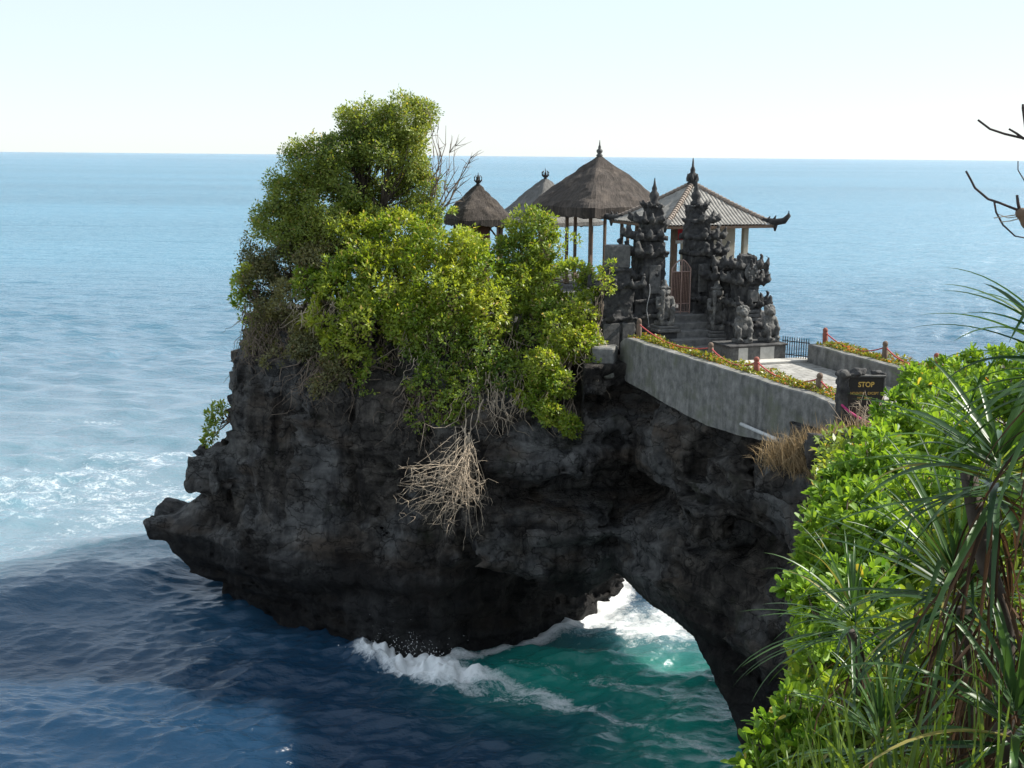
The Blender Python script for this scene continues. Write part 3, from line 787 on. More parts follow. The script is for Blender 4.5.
def blob_points(blobs, n, rng, shell=.55, gap=0.0, gfreq=1.2, seed=0, stretch=1.0):
    c = np.array([b[0] for b in blobs]); r = np.array([b[1] for b in blobs])
    out = []; od = []
    tot = 0
    while tot < n:
        m_ = n * 2
        i = rng.choice(len(r), m_, p=r ** 2 / (r ** 2).sum())
        d = unit(rng.normal(0, 1, (m_, 3)))
        lump = 1 + .34 * vnoise(c[i] + d * r[i][:, None], 1.7, seed) + .22 * vnoise(c[i] + d * r[i][:, None], 4.3, seed + 3)
        lump = np.where(rng.rand(m_) < .05, lump + np.minimum(rng.exponential(.08, m_), .2), lump)
        q = c[i] + d * (r[i] * lump * (shell + (1.05 - shell) * rng.rand(m_) ** .7))[:, None]
        ok = np.ones(m_, bool)
        for k in range(len(r)):
            ok &= ~((np.linalg.norm(q - c[k], axis=1) < r[k] * .62) & (i != k))
        if gap > 0: ok &= vnoise(q, gfreq, seed + 8) + .4 * vnoise(q, gfreq * 2.3, seed + 9) > -1 + gap * 1.3
        out.append(q[ok]); od.append(d[ok]); tot += ok.sum()
    return np.concatenate(out)[:n], np.concatenate(od)[:n]

def foliage(name, blobs, shoots, k, L, W, mat, parent, seed, shell=.55, gap=.5, big=False, up=.45, spread=.9, gfreq=1.2, cl=.5, dirtint=.0):
    rng = np.random.RandomState(seed)
    Pc, Dc = blob_points(blobs, shoots, rng, shell, gap, gfreq, seed)
    n = shoots * k
    P = np.repeat(Pc, k, 0); D0 = np.repeat(unit(Dc + np.array([0, 0, up])), k, 0)
    rnd = unit(rng.normal(0, 1, (n, 3)))
    D = unit(D0 * .55 + rnd * spread)
    ln = L * rng.uniform(.6, 1.25, n)
    P = P + D0 * (rng.rand(n) * L * 1.2 * cl)[:, None] + rnd * (L * cl * .6)
    Nn = unit(D0 + np.array([0, 0, .6]) + .55 * rng.normal(0, 1, (n, 3)))
    # neighbouring shoots share an age of leaf, so colour varies in clumps as well as leaf to leaf
    t = np.clip(.45 + .38 * np.repeat(vnoise(Pc, .9, seed + 5) + .5 * vnoise(Pc, 2.6, seed + 6), k) + .15 * rng.normal(0, 1, n), 0, .9)
    odd = rng.rand(n) < .05; t[odd] = 1.0
    return leaves_obj(name, P, D, Nn, ln, ln * W / L * rng.uniform(.8, 1.2, n), mat, parent, rng, big, t), Pc

def tubes_obj(name, paths, mat, parent, n=4):
    V = []; F = []; o = 0
    for P, rad in paths:
        v, f = tube_np(np.asarray(P, float), np.asarray(rad, float), n)
        V.append(v); F += [[o + i for i in q] for q in f]; o += len(v)
    return mesh_obj(name, np.concatenate(V), F, mat, parent, True)
def crooked(a, b, n, amp, rng, sag=0):
    a = np.asarray(a, float); b = np.asarray(b, float)
    t = np.linspace(0, 1, n)[:, None]
    w_ = rng.normal(0, 1, (n, 3)); w_ = (w_ + np.roll(w_, 1, 0)) / 2; w_[0] = 0
    w_ *= np.minimum(t * 3, 1)
    P = a + (b - a) * t + w_ * amp * np.linalg.norm(b - a)
    P[:, 2] -= sag * np.linalg.norm(b - a) * (t[:, 0] * (1 - t[:, 0])) * 4
    return P
def branchwork(name, root, targets, mat, parent, rng, r0=.09, trunks=3, n=4):
    """stems from root fanning to a few hubs, then on to every target"""
    root = np.asarray(root, float); T = np.asarray(targets)
    hubs = T[rng.choice(len(T), min(len(T), trunks * 4), replace=False)]
    hubs = root + (hubs - root) * .62
    paths = []
    for hb in hubs: paths.append((crooked(root + rng.normal(0, .12, 3) * np.array([1, 1, .2]), hb, 7, .05, rng), np.linspace(r0, r0 * .38, 7)))
    for t in T:
        hb = hubs[np.argmin(np.linalg.norm(hubs - t, axis=1))]
        paths.append((crooked(hb, t, 5, .06, rng), np.linspace(r0 * .36, .006, 5)))
    return tubes_obj(name, paths, mat, parent, n)

def px_blobs(rows): return [(at(x, y, Y), r * Y / FPX) for x, y, r, Y in rows]
def shrub(name, label, cat, rows, root, shoots, k, L, W, leaf, bark, seed, group=None, parts=('foliage', 'stems'), targets=60, r0=.07, **kw):
    root = np.array(root, float)
    t = thing(name, label, cat, root, 0, group)
    bl = [(c - root, r) for c, r in (px_blobs(rows) if len(rows[0]) == 4 else rows)]
    fo, Pc = foliage(parts[0], bl, shoots, k, L, W, leaf, t, seed, **kw)
    rng = np.random.RandomState(seed + 77)
    branchwork(parts[1], (0, 0, 0), Pc[rng.choice(len(Pc), min(targets, len(Pc)), replace=False)], bark, t, rng, r0)
    return t

# ------------------------------------------------------------------ the planted cap of the rock
CAP = 'shrubs growing over the top of the rock'
shrub('windswept_tree', 'tallest tree on the rock, its olive crown rising above the horizon', 'tree',
      [(404, 123, 22, 44.2), (423, 114, 12, 44.2), (375, 132, 25, 44.3), (350, 138, 20, 44.2), (340, 150, 24, 44.2), (322, 150, 18, 44.2), (345, 125, 10, 44.2), (310, 190, 24, 43.8), (308, 165, 24, 44.2), (382, 160, 34, 44.0), (350, 185, 36, 43.8), (408, 160, 24, 44.0), (418, 190, 18, 44), (290, 195, 26, 44.0), (320, 205, 34, 43.9), (385, 205, 28, 43.6), (278, 178, 12, 44.2), (272, 220, 18, 44.0), (300, 235, 28, 43.6), (345, 225, 30, 43.2)],
      at(355, 330, 43.5), 12500, 8, .108, .055, LEAF_OLIVE, M_bark, 11, parts=('crown', 'trunk'), targets=140, r0=.12, shell=.5, gap=.52, spread=1.0, cl=1.4)
shrub('windswept_shrub', 'dark drab windswept shrub on the seaward left edge of the rock', 'shrub',
      [(262, 255, 20, 44.0), (290, 262, 30, 43.6), (262, 285, 20, 43.4), (256, 316, 15, 42.9), (300, 300, 30, 42.6), (325, 260, 30, 43.2), (280, 330, 22, 41.9), (254, 342, 9, 42.8), (312, 342, 22, 41.1), (338, 362, 18, 40.6), (298, 368, 15, 40.9), (325, 385, 13, 40.3), (272, 355, 11, 41.7)],
      at(295, 350, 42.6), 6000, 7, .115, .055, LEAF_DRAB, M_twig2, 12, CAP, targets=190, r0=.05, shell=.5, gap=.62, spread=1.0, cl=1.0)
shrub('broadleaf_shrub', 'yellow green leafy shrub below the tall tree, left of the bright domed bush', 'shrub',
      [(365, 245, 28, 42.4), (395, 235, 26, 42.4), (345, 285, 30, 41.6), (385, 285, 38, 41.4), (330, 320, 25, 41.2), (370, 325, 34, 40.8), (335, 345, 16, 40.6), (405, 265, 26, 41.8), (340, 240, 20, 42.6), (310, 285, 18, 41.9), (355, 215, 16, 43)],
      at(370, 360, 41.4), 2900, 8, .165, .07, LEAF_BRIGHT, M_twig2, 13, CAP, targets=80, gap=.5)
shrub('broadleaf_shrub', 'brightest lime green domed bush beside the small thatched shrine', 'shrub',
      [(440, 240, 28, 42.0), (465, 258, 28, 41.8), (430, 270, 30, 41.4), (480, 280, 25, 41.2), (450, 300, 34, 40.8), (485, 315, 25, 40.4), (415, 315, 28, 40.6)],
      at(450, 350, 41.2), 2900, 8, .155, .065, LEAF_BRIGHT, M_twig2, 14, CAP, targets=70, gap=.42)
shrub('broadleaf_shrub', 'green bush in front of the large thatched pavilion posts', 'shrub',
      [(533, 232, 22, 42.4), (520, 255, 24, 42.2), (553, 258, 24, 42.0), (535, 285, 28, 41.6), (572, 280, 22, 41.0), (515, 295, 22, 41.2), (560, 308, 24, 40.4), (590, 300, 12, 40.2)],
      at(545, 335, 41.0), 2400, 8, .155, .065, LEAF_MID, M_twig2, 15, CAP, targets=80, gap=.55)
shrub('hanging_shrub', 'shaded green shrub spilling over the cliff under the domed bush', 'shrub',
      [(400, 350, 28, 40.2), (440, 350, 30, 40.0), (480, 350, 28, 39.7), (430, 385, 25, 39.4), (470, 390, 25, 39.0), (505, 345, 20, 39.9), (505, 375, 20, 39.0), (375, 375, 22, 40.0), (450, 412, 16, 38.6), (420, 420, 14, 38.8), (520, 325, 20, 40.4), (535, 338, 17, 40.0), (525, 360, 14, 39.2)],
      at(450, 370, 40.4), 2600, 7, .12, .06, LEAF_MID, M_twig2, 16, CAP, targets=110, gap=.66)
shrub('hanging_shrub', 'loose yellow green shrub hanging down the cliff beside the corner block', 'shrub',
      [(560, 335, 20, 39.4), (575, 345, 18, 39.0), (545, 365, 18, 38.6), (560, 385, 15, 38.2), (550, 412, 14, 37.9), (585, 315, 12, 39.6), (570, 425, 11, 37.6), (530, 395, 13, 38.3), (590, 340, 13, 39.2), (595, 365, 10, 38.8)],
      at(565, 350, 39.6), 1700, 7, .125, .06, LEAF_BRIGHT, M_twig2, 17, CAP, targets=80, gap=.66)
shrub('leafy_tuft', 'small fresh green tuft sticking out over the sea from the left cliff edge', 'plant',
      [(243, 285, 9, 43.2), (240, 300, 7, 43.2), (248, 272, 7, 43.3), (247, 318, 5, 43.2)], at(262, 305, 43.3), 150, 7, .15, .085, LEAF_BRIGHT, M_twig2, 18, targets=12, r0=.03, gap=.3)
shrub('leafy_tuft', 'dark green tuft low on the left cliff face above the rock ledge', 'plant',
      [(215, 415, 7, 43.0), (212, 430, 7, 43.0), (220, 407, 5, 43.0), (208, 440, 4, 43)], at(230, 420, 43.2), 95, 6, .15, .09, LEAF_MID, M_twig2, 19, targets=12, r0=.03, gap=.3)
shrub('leafy_sprig', 'thin sprig of yellow green leaves in front of the left carved wall', 'plant',
      [(608, 268, 6, 39.6), (605, 285, 7, 39.5), (598, 272, 4, 39.6), (612, 288, 4, 39.5)], at(592, 330, 39.4), 60, 6, .12, .06, LEAF_BRIGHT, M_twig2, 20, targets=14, r0=.03, gap=.2)
shrub('pale_shrub', 'sparse pale shrub between the tall tree and the small shrine roof', 'shrub',
      [(430, 200, 18, 43.6), (445, 190, 12, 43.6), (452, 205, 10, 43.4), (425, 222, 16, 43.2)], at(430, 250, 43.0), 900, 6, .11, .045, LEAF_MID, M_twig2, 21, targets=60, r0=.04, gap=.7)

def bare_shrub():
    rng = np.random.RandomState(5)
    root = at(425, 235, 43.6)
    t = thing('leafless_shrub', 'leafless twiggy branches sticking up right of the tall tree crown', 'branches', root)
    paths = []
    for x, y in ((440, 130), (450, 125), (432, 120), (458, 150), (470, 160), (472, 175), (462, 178), (447, 150), (440, 160), (476, 150), (455, 165)):
        e = at(x, y, 43.6 + rng.uniform(-.5, .5)) - root
        P = crooked(np.zeros(3), e, 8, .05, rng); paths.append((P, np.linspace(.035, .007, 8)))
        for k in range(9):
            i = rng.randint(3, 8); d = unit(e / np.linalg.norm(e) + .65 * rng.normal(0, 1, 3))
            paths.append((crooked(P[i], P[i] + d * rng.uniform(.25, .7), 4, .06, rng), np.linspace(.012, .004, 4)))
    tubes_obj('twigs', paths, M_twig2, t)
bare_shrub()

# roots and dead stems down the cliff
def root_tangle(label, x0, x1, y0, y1, Y0, Y1, n, mat, seed, r=.014, drop=(.5, 1.6)):
    rng = np.random.RandomState(seed)
    org = at((x0 + x1) / 2, y0, (Y0 + Y1) / 2)
    t = thing('root_tangle', label, 'roots', org, 0, 'bare roots hanging down the cliff')
    paths = []
    for _ in range(n):
        x = rng.uniform(x0, x1); y = rng.uniform(y0, y0 + (y1 - y0) * .55); f = (y - y0) / (y1 - y0)
        a = at(x, y, Y0 + (Y1 - Y0) * f) - org
        d = np.array([rng.normal(0, .55), rng.normal(-.15, .25), -1.0]) * rng.uniform(*drop)
        b = a + d
        paths.append((crooked(a, b, 9, .09, rng), np.linspace(r * rng.uniform(.6, 1.5), r * .35, 9)))
    tubes_obj('roots', paths, mat, t)
root_tangle('pale tangle of bare roots hanging below the domed bush', 465, 530, 365, 430, 38.9, 37.7, 70, M_twig, 31)
root_tangle('grey tangle of dead stems on the cliff face below the left shrubs', 300, 410, 335, 410, 41.0, 39.3, 170, M_twig2, 32)
root_tangle('curtain of thin brown stems down the middle of the cliff', 400, 480, 380, 440, 39.2, 38.0, 90, M_twig2, 33)
root_tangle('bare stems hanging from the shrub beside the corner block', 545, 605, 320, 420, 39.2, 37.7, 45, M_twig, 34, .013, (.4, 1.2))
root_tangle('dry brown stems along the seaward left cliff edge', 242, 330, 300, 390, 42.7, 41.0, 220, M_twig2, 35, .013, (.4, 1.3))

root_tangle('pale twigs poking through the yellow green shrub on the left', 290, 360, 285, 360, 41.0, 40.2, 60, M_twig, 36, .010, (.3, .8))
root_tangle('pale twigs poking through the shrubs under the domed bush', 400, 520, 320, 400, 40.0, 38.6, 80, M_twig, 37, .010, (.4, 1.0))
def dry_bush():
    rng = np.random.RandomState(8)
    root = at(462, 440, 36.9)
    t = thing('dead_bush', 'straw coloured leafless bush hanging from the cliff above the arch', 'bush', root)
    paths = []
    main = crooked(np.array([.1, .9, .45]), at(462, 500, 36.4) - root, 10, .03, rng); paths.append((main, np.linspace(.02, .012, 10)))
    for dx in (-.2, .06, .22):
        paths.append((crooked(np.array([dx * 1.3, 1.0, .4 + dx]), main[6] + np.array([dx, 0, 0]), 8, .06, rng), np.linspace(.013, .008, 8)))
    for k in range(95):
        x = rng.uniform(395, 490); y = rng.uniform(478, 538) - abs(x - 462) * .28
        e = at(x, y, 36.3 + rng.uniform(-.7, .6)) - root
        a = main[rng.randint(2, 10)] + rng.normal(0, .12, 3)
        mid = a * .5 + e * .5 + np.array([0, 0, rng.uniform(.0, .35)]) + rng.normal(0, .12, 3)
        tt = np.linspace(0, 1, 9)[:, None]
        P = a * (1 - tt) ** 2 + 2 * tt * (1 - tt) * mid + tt ** 2 * e + np.cumsum(rng.normal(0, .016, (9, 3)), 0)
        paths.append((P, np.linspace(rng.uniform(.008, .015), .004, 9)))
        for j in range(6):
            i = rng.randint(2, 9); d = unit(P[i] - P[i - 1] + .7 * rng.normal(0, .5, 3)) * rng.uniform(.15, .45)
            paths.append((crooked(P[i], P[i] + d, 4, .10, rng), np.linspace(.007, .003, 4)))
    tubes_obj('twigs', paths, M_twig, t)
dry_bush()

# ------------------------------------------------------------------ temple
G0 = np.array([5.42, 41.54]); TT = np.array([.937, .35]); TU = np.array([-.35, .937])
RZ = math.atan2(.35, .937)
def loc(s, v, z): q = G0 + TT * s + TU * v; return (float(q[0]), float(q[1]), z)
# terrace the temple stands on
tb = MB(); tb.box(-3.2, 3.3, .0, 13, -1.2, 0, .04)
o = tb.build('terrace', M_step); o.location = loc(0, -.55, 10.84); o.rotation_euler = (0, 0, RZ); struct(o)

def curl(P, c, dx, dy, s):
    """flame-shaped carved corner leaf that curls outward and up"""
    c = np.array(c, float); d = np.array([dx, dy, 0.0]); d = d / (np.linalg.norm(d) + 1e-9)
    a = s_cap(P, c, c + d * s * .5 + np.array([0, 0, .16 * s]), .38 * s, .34 * s)
    b = s_cap(P, c + d * s * .5 + np.array([0, 0, .2 * s]), c + d * s * .62 + np.array([0, 0, .72 * s]), .32 * s, .15 * s)
    e = s_cap(P, c + d * s * .66 + np.array([0, 0, .72 * s]), c + d * s * .42 + np.array([0, 0, .95 * s]), .16 * s, .05 * s)
    return np.minimum(np.minimum(a, b), e)
def carved(P, tiers, curls, amp=.05, seed=0):
    d = None
    for x0, x1, y0, y1, z0, z1 in tiers:
        q = s_box(P, ((x0 + x1) / 2, (y0 + y1) / 2, (z0 + z1) / 2), ((x1 - x0) / 2, (y1 - y0) / 2, (z1 - z0) / 2), .02)
        d = q if d is None else np.minimum(d, q)
    for c in curls: d = np.minimum(d, curl(P, *c))
    near = np.abs(d) < .25
    Q = P[near]
    d[near] += amp * (vnoise(Q, 6.5, seed) + .9 * vnoise(Q, 12, seed + 1)) * .8
    return d
def tier_curls(x0, x1, y0, y1, z, s, front=True, sides=(1,)):
    r = []
    for sx in sides:
        x = x1 if sx > 0 else x0
        r += [((x - .04 * sx, y0 + .05, z), sx, -.8, s), ((x - .04 * sx, y1 - .05, z), sx, .8, s)]
        r += [((x - .02 * sx, (y0 + y1) / 2, z), sx, 0, s * 1.05)]
    if front:
        r += [((x0 + (x1 - x0) * .3, y0, z), 0, -1, s * .8), ((x0 + (x1 - x0) * .75, y0, z), 0, -1, s * .8)]
    return r
# each half of the split gate: sheer inner side, stepped and curling outer side
def gate_half(label, sgn, seed, s0, outer):
    t = thing('split_gate', label, 'gate', loc(s0, 0, 10.0), RZ, 'two halves of the split temple gate')
    def mir(rows): return [(min(a * sgn, b * sgn), max(a * sgn, b * sgn), c, d, e, f) for a, b, c, d, e, f in rows]
    def mc(cs): return [((c[0] * sgn, c[1], c[2]), dx * sgn, dy, s) for c, dx, dy, s in cs]
    pl_ = mir([(0, 1.0 + outer, -.62, .62, 0, .75), (-.04, 1.06 + outer, -.68, .68, .75, .9), (0, .95 + outer * .7, -.55, .55, .9, 1.25), (-.03, 1.0 + outer * .7, -.6, .6, 1.25, 1.38)])
    lim = 1.9 + outer
    bx = ((-.5, -1.3), (lim, 1.3)) if sgn > 0 else ((-lim, -1.3), (.5, 1.3))
    sdf_obj('plinth', lambda P: carved(P, pl_, [], .035, seed), (bx[0][0], -1.2, -.05), (bx[1][0], 1.2, 1.5), .045, M_carve, t)
    sh = mir([(.02, .82, -.45, .45, 1.38, 2.75), (.82, .98 + outer * .5, -.34, .34, 1.38, 2.05), (.80, 1.06 + outer * .5, -.4, .4, 2.05, 2.17)])
    sdf_obj('shaft', lambda P: carved(P, sh, mc(tier_curls(0, 1.04 + outer * .5, -.4, .4, 2.15, .3)), .045, seed + 3), (bx[0][0], -1.2, 1.3), (bx[1][0], 1.2, 3.0), .04, M_carve, t)
    cr = mir([(-.05, 1.0, -.6, .6, 2.75, 2.93), (0, .78, -.42, .42, 2.93, 3.3), (-.04, .95, -.52, .52, 3.3, 3.45), (0, .66, -.36, .36, 3.45, 3.85), (-.03, .78, -.44, .44, 3.85, 3.97), (.03, .5, -.27, .27, 3.97, 4.35), (0, .56, -.33, .33, 4.35, 4.44)])
    cs = mc(tier_curls(0, 1.0, -.6, .6, 2.92, .40) + tier_curls(0, .95, -.52, .52, 3.43, .36) + tier_curls(0, .78, -.44, .44, 3.95, .30) + tier_curls(0, .56, -.33, .33, 4.43, .18))
    sdf_obj('crown', lambda P: carved(P, cr, cs, .05, seed + 5), (bx[0][0], -1.3, 2.65), (bx[1][0], 1.3, 5.0), .036, M_carve, t)
    f = MB(); f.lathe([(.17, 4.40), (.2, 4.5), (.12, 4.58), (.17, 4.72), (.15, 4.82), (.08, 4.9), (.09, 4.98), (.045, 5.1), (.015, 5.32)], (.27 * sgn, 0, 0), 10)
    f.build('finial', M_carve, t, True)
    p_ = MB(); p_.box(min(.2 * sgn, .62 * sgn), max(.2 * sgn, .62 * sgn), -.525, -.44, 1.55, 2.5, .02)
    p_.build('panel', M_carve2, t)
    return t
gate_half('left half of the split gate, black carved stone tower with a wide low wing', -1, 40, -.56, .25)
gate_half('right half of the split gate, tallest black carved stone tower beside the iron gate', 1, 50, .46, .05)

# iron gate leaf between the halves
ig = thing('iron_gate', 'arched rusty pink iron gate at the top of the steps', 'gate', loc(-.02, -.55, 10.86), RZ)
f = MB()
for x in (-.36, 0, .34): f.tube([(x, 0, 0), (x, 0, 1.5 if x else 1.78)], .022, 6)
pts = [(-.36 + .70 * i / 14, 0, 1.5 + .30 * math.sin(math.pi * i / 14)) for i in range(15)]
f.tube(pts, .022, 6)
for z in (.06, .34, 1.4): f.tube([(-.36, 0, z), (.34, 0, z)], .016, 6)
f.build('frame', M_gate, ig)
f = MB()
for i in range(1, 12):
    x = -.36 + .70 * i / 12
    f.tube([(x, .01, .06), (x, .01, 1.5 + .30 * math.sin(math.pi * i / 12))], .009, 5)
f.build('bars', M_gate, ig)
f = MB(); f.box(-.33, .31, .03, .05, .36, 1.38); f.build('panel', M_gatein, ig)

# stone steps
st = thing('stone_steps', 'flight of worn stone steps climbing from the path to the iron gate', 'steps', loc(.1, 0, 9.78), RZ)
for i in range(5):
    f = MB(); y0 = -2.35 + i * .36
    f.box(-.95 - .05 * (4 - i), .85 + .12 * (4 - i), y0, -.3 if i < 4 else -.2, max(0, i * .215 - .05), (i + 1) * .215, .02)
    f.build('step', M_step, st)

# seated guardian statues
def statue_a(P):     # squatting guardian, hands on raised knees
    d = s_box(P, (0, 0, .06), (.27, .27, .06), .03)
    for sx in (-1, 1):
        d = smin(d, s_cap(P, (sx * .12, .05, .22), (sx * .22, -.17, .42), .12, .10), .04)      # thigh
        d = smin(d, s_cap(P, (sx * .22, -.17, .42), (sx * .18, -.19, .13), .09, .075), .03)    # shin
        d = smin(d, s_ell(P, (sx * .18, -.24, .14), (.08, .12, .05)), .03)                    # foot
        d = smin(d, s_cap(P, (sx * .22, .0, .76), (sx * .29, -.06, .56), .085, .075), .04)     # upper arm
        d = smin(d, s_cap(P, (sx * .29, -.06, .56), (sx * .2, -.2, .48), .068, .055), .03)     # forearm
        d = smin(d, s_ell(P, (sx * .2, -.22, .47), (.06, .06, .05)), .02)
    d = smin(d, s_ell(P, (0, .06, .28), (.25, .2, .17)), .05)
    d = smin(d, s_ell(P, (0, .03, .54), (.2, .17, .28)), .06)
    d = smin(d, s_ell(P, (0, -.07, .46), (.15, .12, .15)), .05)
    d = smin(d, s_ell(P, (0, .0, .78), (.24, .13, .1)), .05)
    d = smin(d, s_ell(P, (0, -.02, 1.0), (.165, .165, .17)), .03)
    d = smin(d, s_ell(P, (0, -.15, .95), (.10, .09, .075)), .03)                              # muzzle
    for sx in (-1, 1):
        d = smin(d, s_ell(P, (sx * .065, -.16, 1.035), (.04, .035, .035)), .01)
        d = smin(d, s_ell(P, (sx * .175, .02, .98), (.05, .06, .10)), .02)
        d = smin(d, s_ell(P, (sx * .13, .05, 1.12), (.09, .09, .09)), .03)
    d = np.minimum(d, s_cap(P, (-.06, -.23, .915), (.06, -.23, .915), .014, .014))
    for k in range(7):
        a = math.pi * (k / 6)
        d = smin(d, s_ell(P, (.19 * math.cos(a), .0, 1.03 + .17 * math.sin(a)), (.055, .07, .055)), .02)
    n = np.abs(d) < .1; d[n] += .012 * vnoise(P[n], 16, 3) + .008 * vnoise(P[n], 32, 4)
    return d
def statue_b(P):     # kneeling door guardian holding a club upright
    d = s_box(P, (0, 0, .07), (.26, .26, .07), .03)
    d = smin(d, s_ell(P, (0, .05, .3), (.24, .21, .18)), .05)
    d = smin(d, s_cap(P, (-.12, 0, .3), (-.2, -.2, .22), .12, .1), .04)
    d = smin(d, s_cap(P, (.12, 0, .34), (.18, -.2, .5), .12, .1), .04)
    d = smin(d, s_cap(P, (.18, -.2, .5), (.17, -.2, .14), .09, .075), .03)
    d = smin(d, s_ell(P, (0, .02, .62), (.2, .16, .28)), .05)
    d = smin(d, s_ell(P, (0, .0, .86), (.25, .13, .1)), .05)
    d = smin(d, s_cap(P, (-.24, 0, .85), (-.3, -.12, .62), .085, .07), .04)
    d = smin(d, s_cap(P, (-.3, -.12, .62), (-.2, -.26, .66), .065, .055), .03)
    d = smin(d, s_cap(P, (.24, 0, .85), (.3, -.06, .62), .085, .07), .04)
    d = smin(d, s_cap(P, (.3, -.06, .62), (.18, -.2, .58), .065, .055), .03)
    d = np.minimum(d, s_cap(P, (-.2, -.28, .3), (-.2, -.26, 1.12), .035, .075))                # club
    d = smin(d, s_ell(P, (0, -.02, 1.08), (.15, .15, .16)), .03)
    d = smin(d, s_ell(P, (0, -.14, 1.04), (.08, .07, .06)), .02)
    for sx in (-1, 1):
        d = smin(d, s_ell(P, (sx * .055, -.145, 1.11), (.035, .03, .03)), .01)
        d = smin(d, s_ell(P, (sx * .16, .0, 1.06), (.04, .05, .09)), .02)
    d = smin(d, s_cap(P, (0, .02, 1.18), (0, .04, 1.46), .14, .04), .03)                       # tall crown
    d = np.minimum(d, s_ell(P, (0, .02, 1.22), (.19, .19, .05)))
    n = np.abs(d) < .1; d[n] += .012 * vnoise(P[n], 16, 8) + .008 * vnoise(P[n], 32, 9)
    return d
STG = 'stone guardian statues before the temple gate'
sa = sdf_obj('guardian_statue', statue_a, (-.5, -.5, -.03), (.5, .5, 1.4), .026, M_statue)
sa.location = loc(.46, -3.75, 10.32); sa.rotation_euler = (0, 0, RZ - .1); sa.scale = (.92, .92, .95)
tag(sa, 'squatting stone guardian statue, left one of the pair on the white fronted plinth', 'statue', STG)
sb = sa.copy(); C.objects.link(sb); sb.location = loc(1.42, -3.75, 10.32); sb.rotation_euler = (0, 0, RZ + .25)
sb['label'] = 'squatting stone guardian statue nearest the black picket fence'
ka = sdf_obj('guardian_statue', statue_b, (-.5, -.5, -.03), (.5, .5, 1.6), .026, M_statue)
ka.location = loc(-1.0, -1.3, 10.62); ka.rotation_euler = (0, 0, RZ)
tag(ka, 'kneeling crowned guardian statue on a pedestal left of the steps', 'statue', STG)
kb = ka.copy(); C.objects.link(kb); kb.location = loc(.82, -1.5, 10.42); kb.rotation_euler = (0, 0, RZ - .1); kb.scale = (1.08, 1.08, 1.12)
kb['label'] = 'kneeling crowned guardian statue right of the steps below the iron gate'
# pedestals
PEDG = 'dark pedestals under the gate guardians'
pd = thing('pedestal', 'dark moulded pedestal left of the steps under a kneeling guardian', 'pedestal', loc(-1.0, -1.3, 9.7), RZ, PEDG)
f = MB(); f.box(-.42, .42, -.42, .42, 0, .2, .02); f.box(-.33, .33, -.33, .33, .2, .72, .02); f.build('shaft', M_carve, pd)
f = MB(); f.box(-.42, .42, -.42, .42, .72, .83, .02); f.box(-.35, .35, -.35, .35, .83, .92, .02); f.build('cap', M_carve2, pd)
dup(pd, loc(.82, -1.5, 9.5), RZ - .1, 'dark moulded pedestal right of the steps under a kneeling guardian', PEDG)
pt = thing('statue_plinth', 'low plinth with pale worn front under the two squatting guardians', 'plinth', loc(.8, -3.75, 9.76), RZ)
f = MB(); f.box(-1.05, .95, -.5, .55, 0, .5, .015); f.build('body', M_carve2, pt)
f = MB(); f.box(-1.1, 1.0, -.55, .6, .503, .56, .015); f.build('top_slab', M_carve, pt)
for xa, xb in ((.02, .52), (-.75, -.42)):
    f = MB(); f.box(xa, xb, -.515, -.502, .03, .48); f.build('front_panel', M_pale, pt)
f = MB(); f.box(-.9, 1.6, -1.0, -.52, -.0, .10, .02); f.build('step', M_pale, pt)

# carved pier and stair flank behind the plinth
def pier():
    t = thing('carved_pier', 'right hand carved pier with curling stone wings above the squatting guardians', 'pier', loc(1.45, -2.2, 9.7), RZ)
    t.scale = (.82, .85, .97)
    lo1 = [(-.62, .62, -.62, .9, 0, .95), (-.68, .68, -.68, .95, .95, 1.08), (-.5, .5, -.5, .7, 1.08, 1.6), (-.6, .6, -.6, .8, 1.6, 1.75)]
    sdf_obj('base', lambda P: carved(P, lo1, tier_curls(-.6, .6, -.6, .8, 1.72, .34, True, (1, -1)), .04, 61), (-1.3, -1.3, -.05), (1.3, 1.5, 2.2), .042, M_carve, t)
    up1 = [(-.4, .4, -.4, .5, 1.75, 2.35), (-.55, .55, -.5, .6, 2.35, 2.5), (-.36, .36, -.34, .4, 2.5, 2.85), (-.5, .5, -.45, .5, 2.85, 3.0), (-.25, .25, -.25, .3, 3.0, 3.3)]
    sdf_obj('crown', lambda P: carved(P, up1, tier_curls(-.55, .55, -.5, .6, 2.47, .36, True, (1, -1)) + tier_curls(-.5, .5, -.45, .5, 2.97, .34, True, (1, -1)), .045, 63), (-1.3, -1.2, 1.65), (1.3, 1.3, 3.7), .04, M_carve, t)
    f = MB(); f.lathe([(.02, 0), (.27, .015), (.3, .05), (.27, .09), (.02, .1)], (0, 0, 0), 18)
    for i in range(8):
        a = i * math.pi / 4; f.lathe([(.05, .09), (.05, .13), (.02, .15)], (.17 * math.cos(a), .17 * math.sin(a), 0), 6)
    d = f.build('medallion', M_carve2, t, True); d.rotation_euler = (math.pi / 2, 0, 0); d.location = (-.12, -.5, 2.78)
    for k in range(3):
        f = MB(); f.box(-.3 + k * .03, .34 - k * .03, -.66 + k * .02, -.58, 1.16 + k * .14, 1.26 + k * .14, .01); f.build('moulding', M_carve2, t)
    f = MB(); f.box(-.16, .2, -.62, -.38, 1.8, 2.2, .02); f.build('panel', M_carve2, t)
pier()
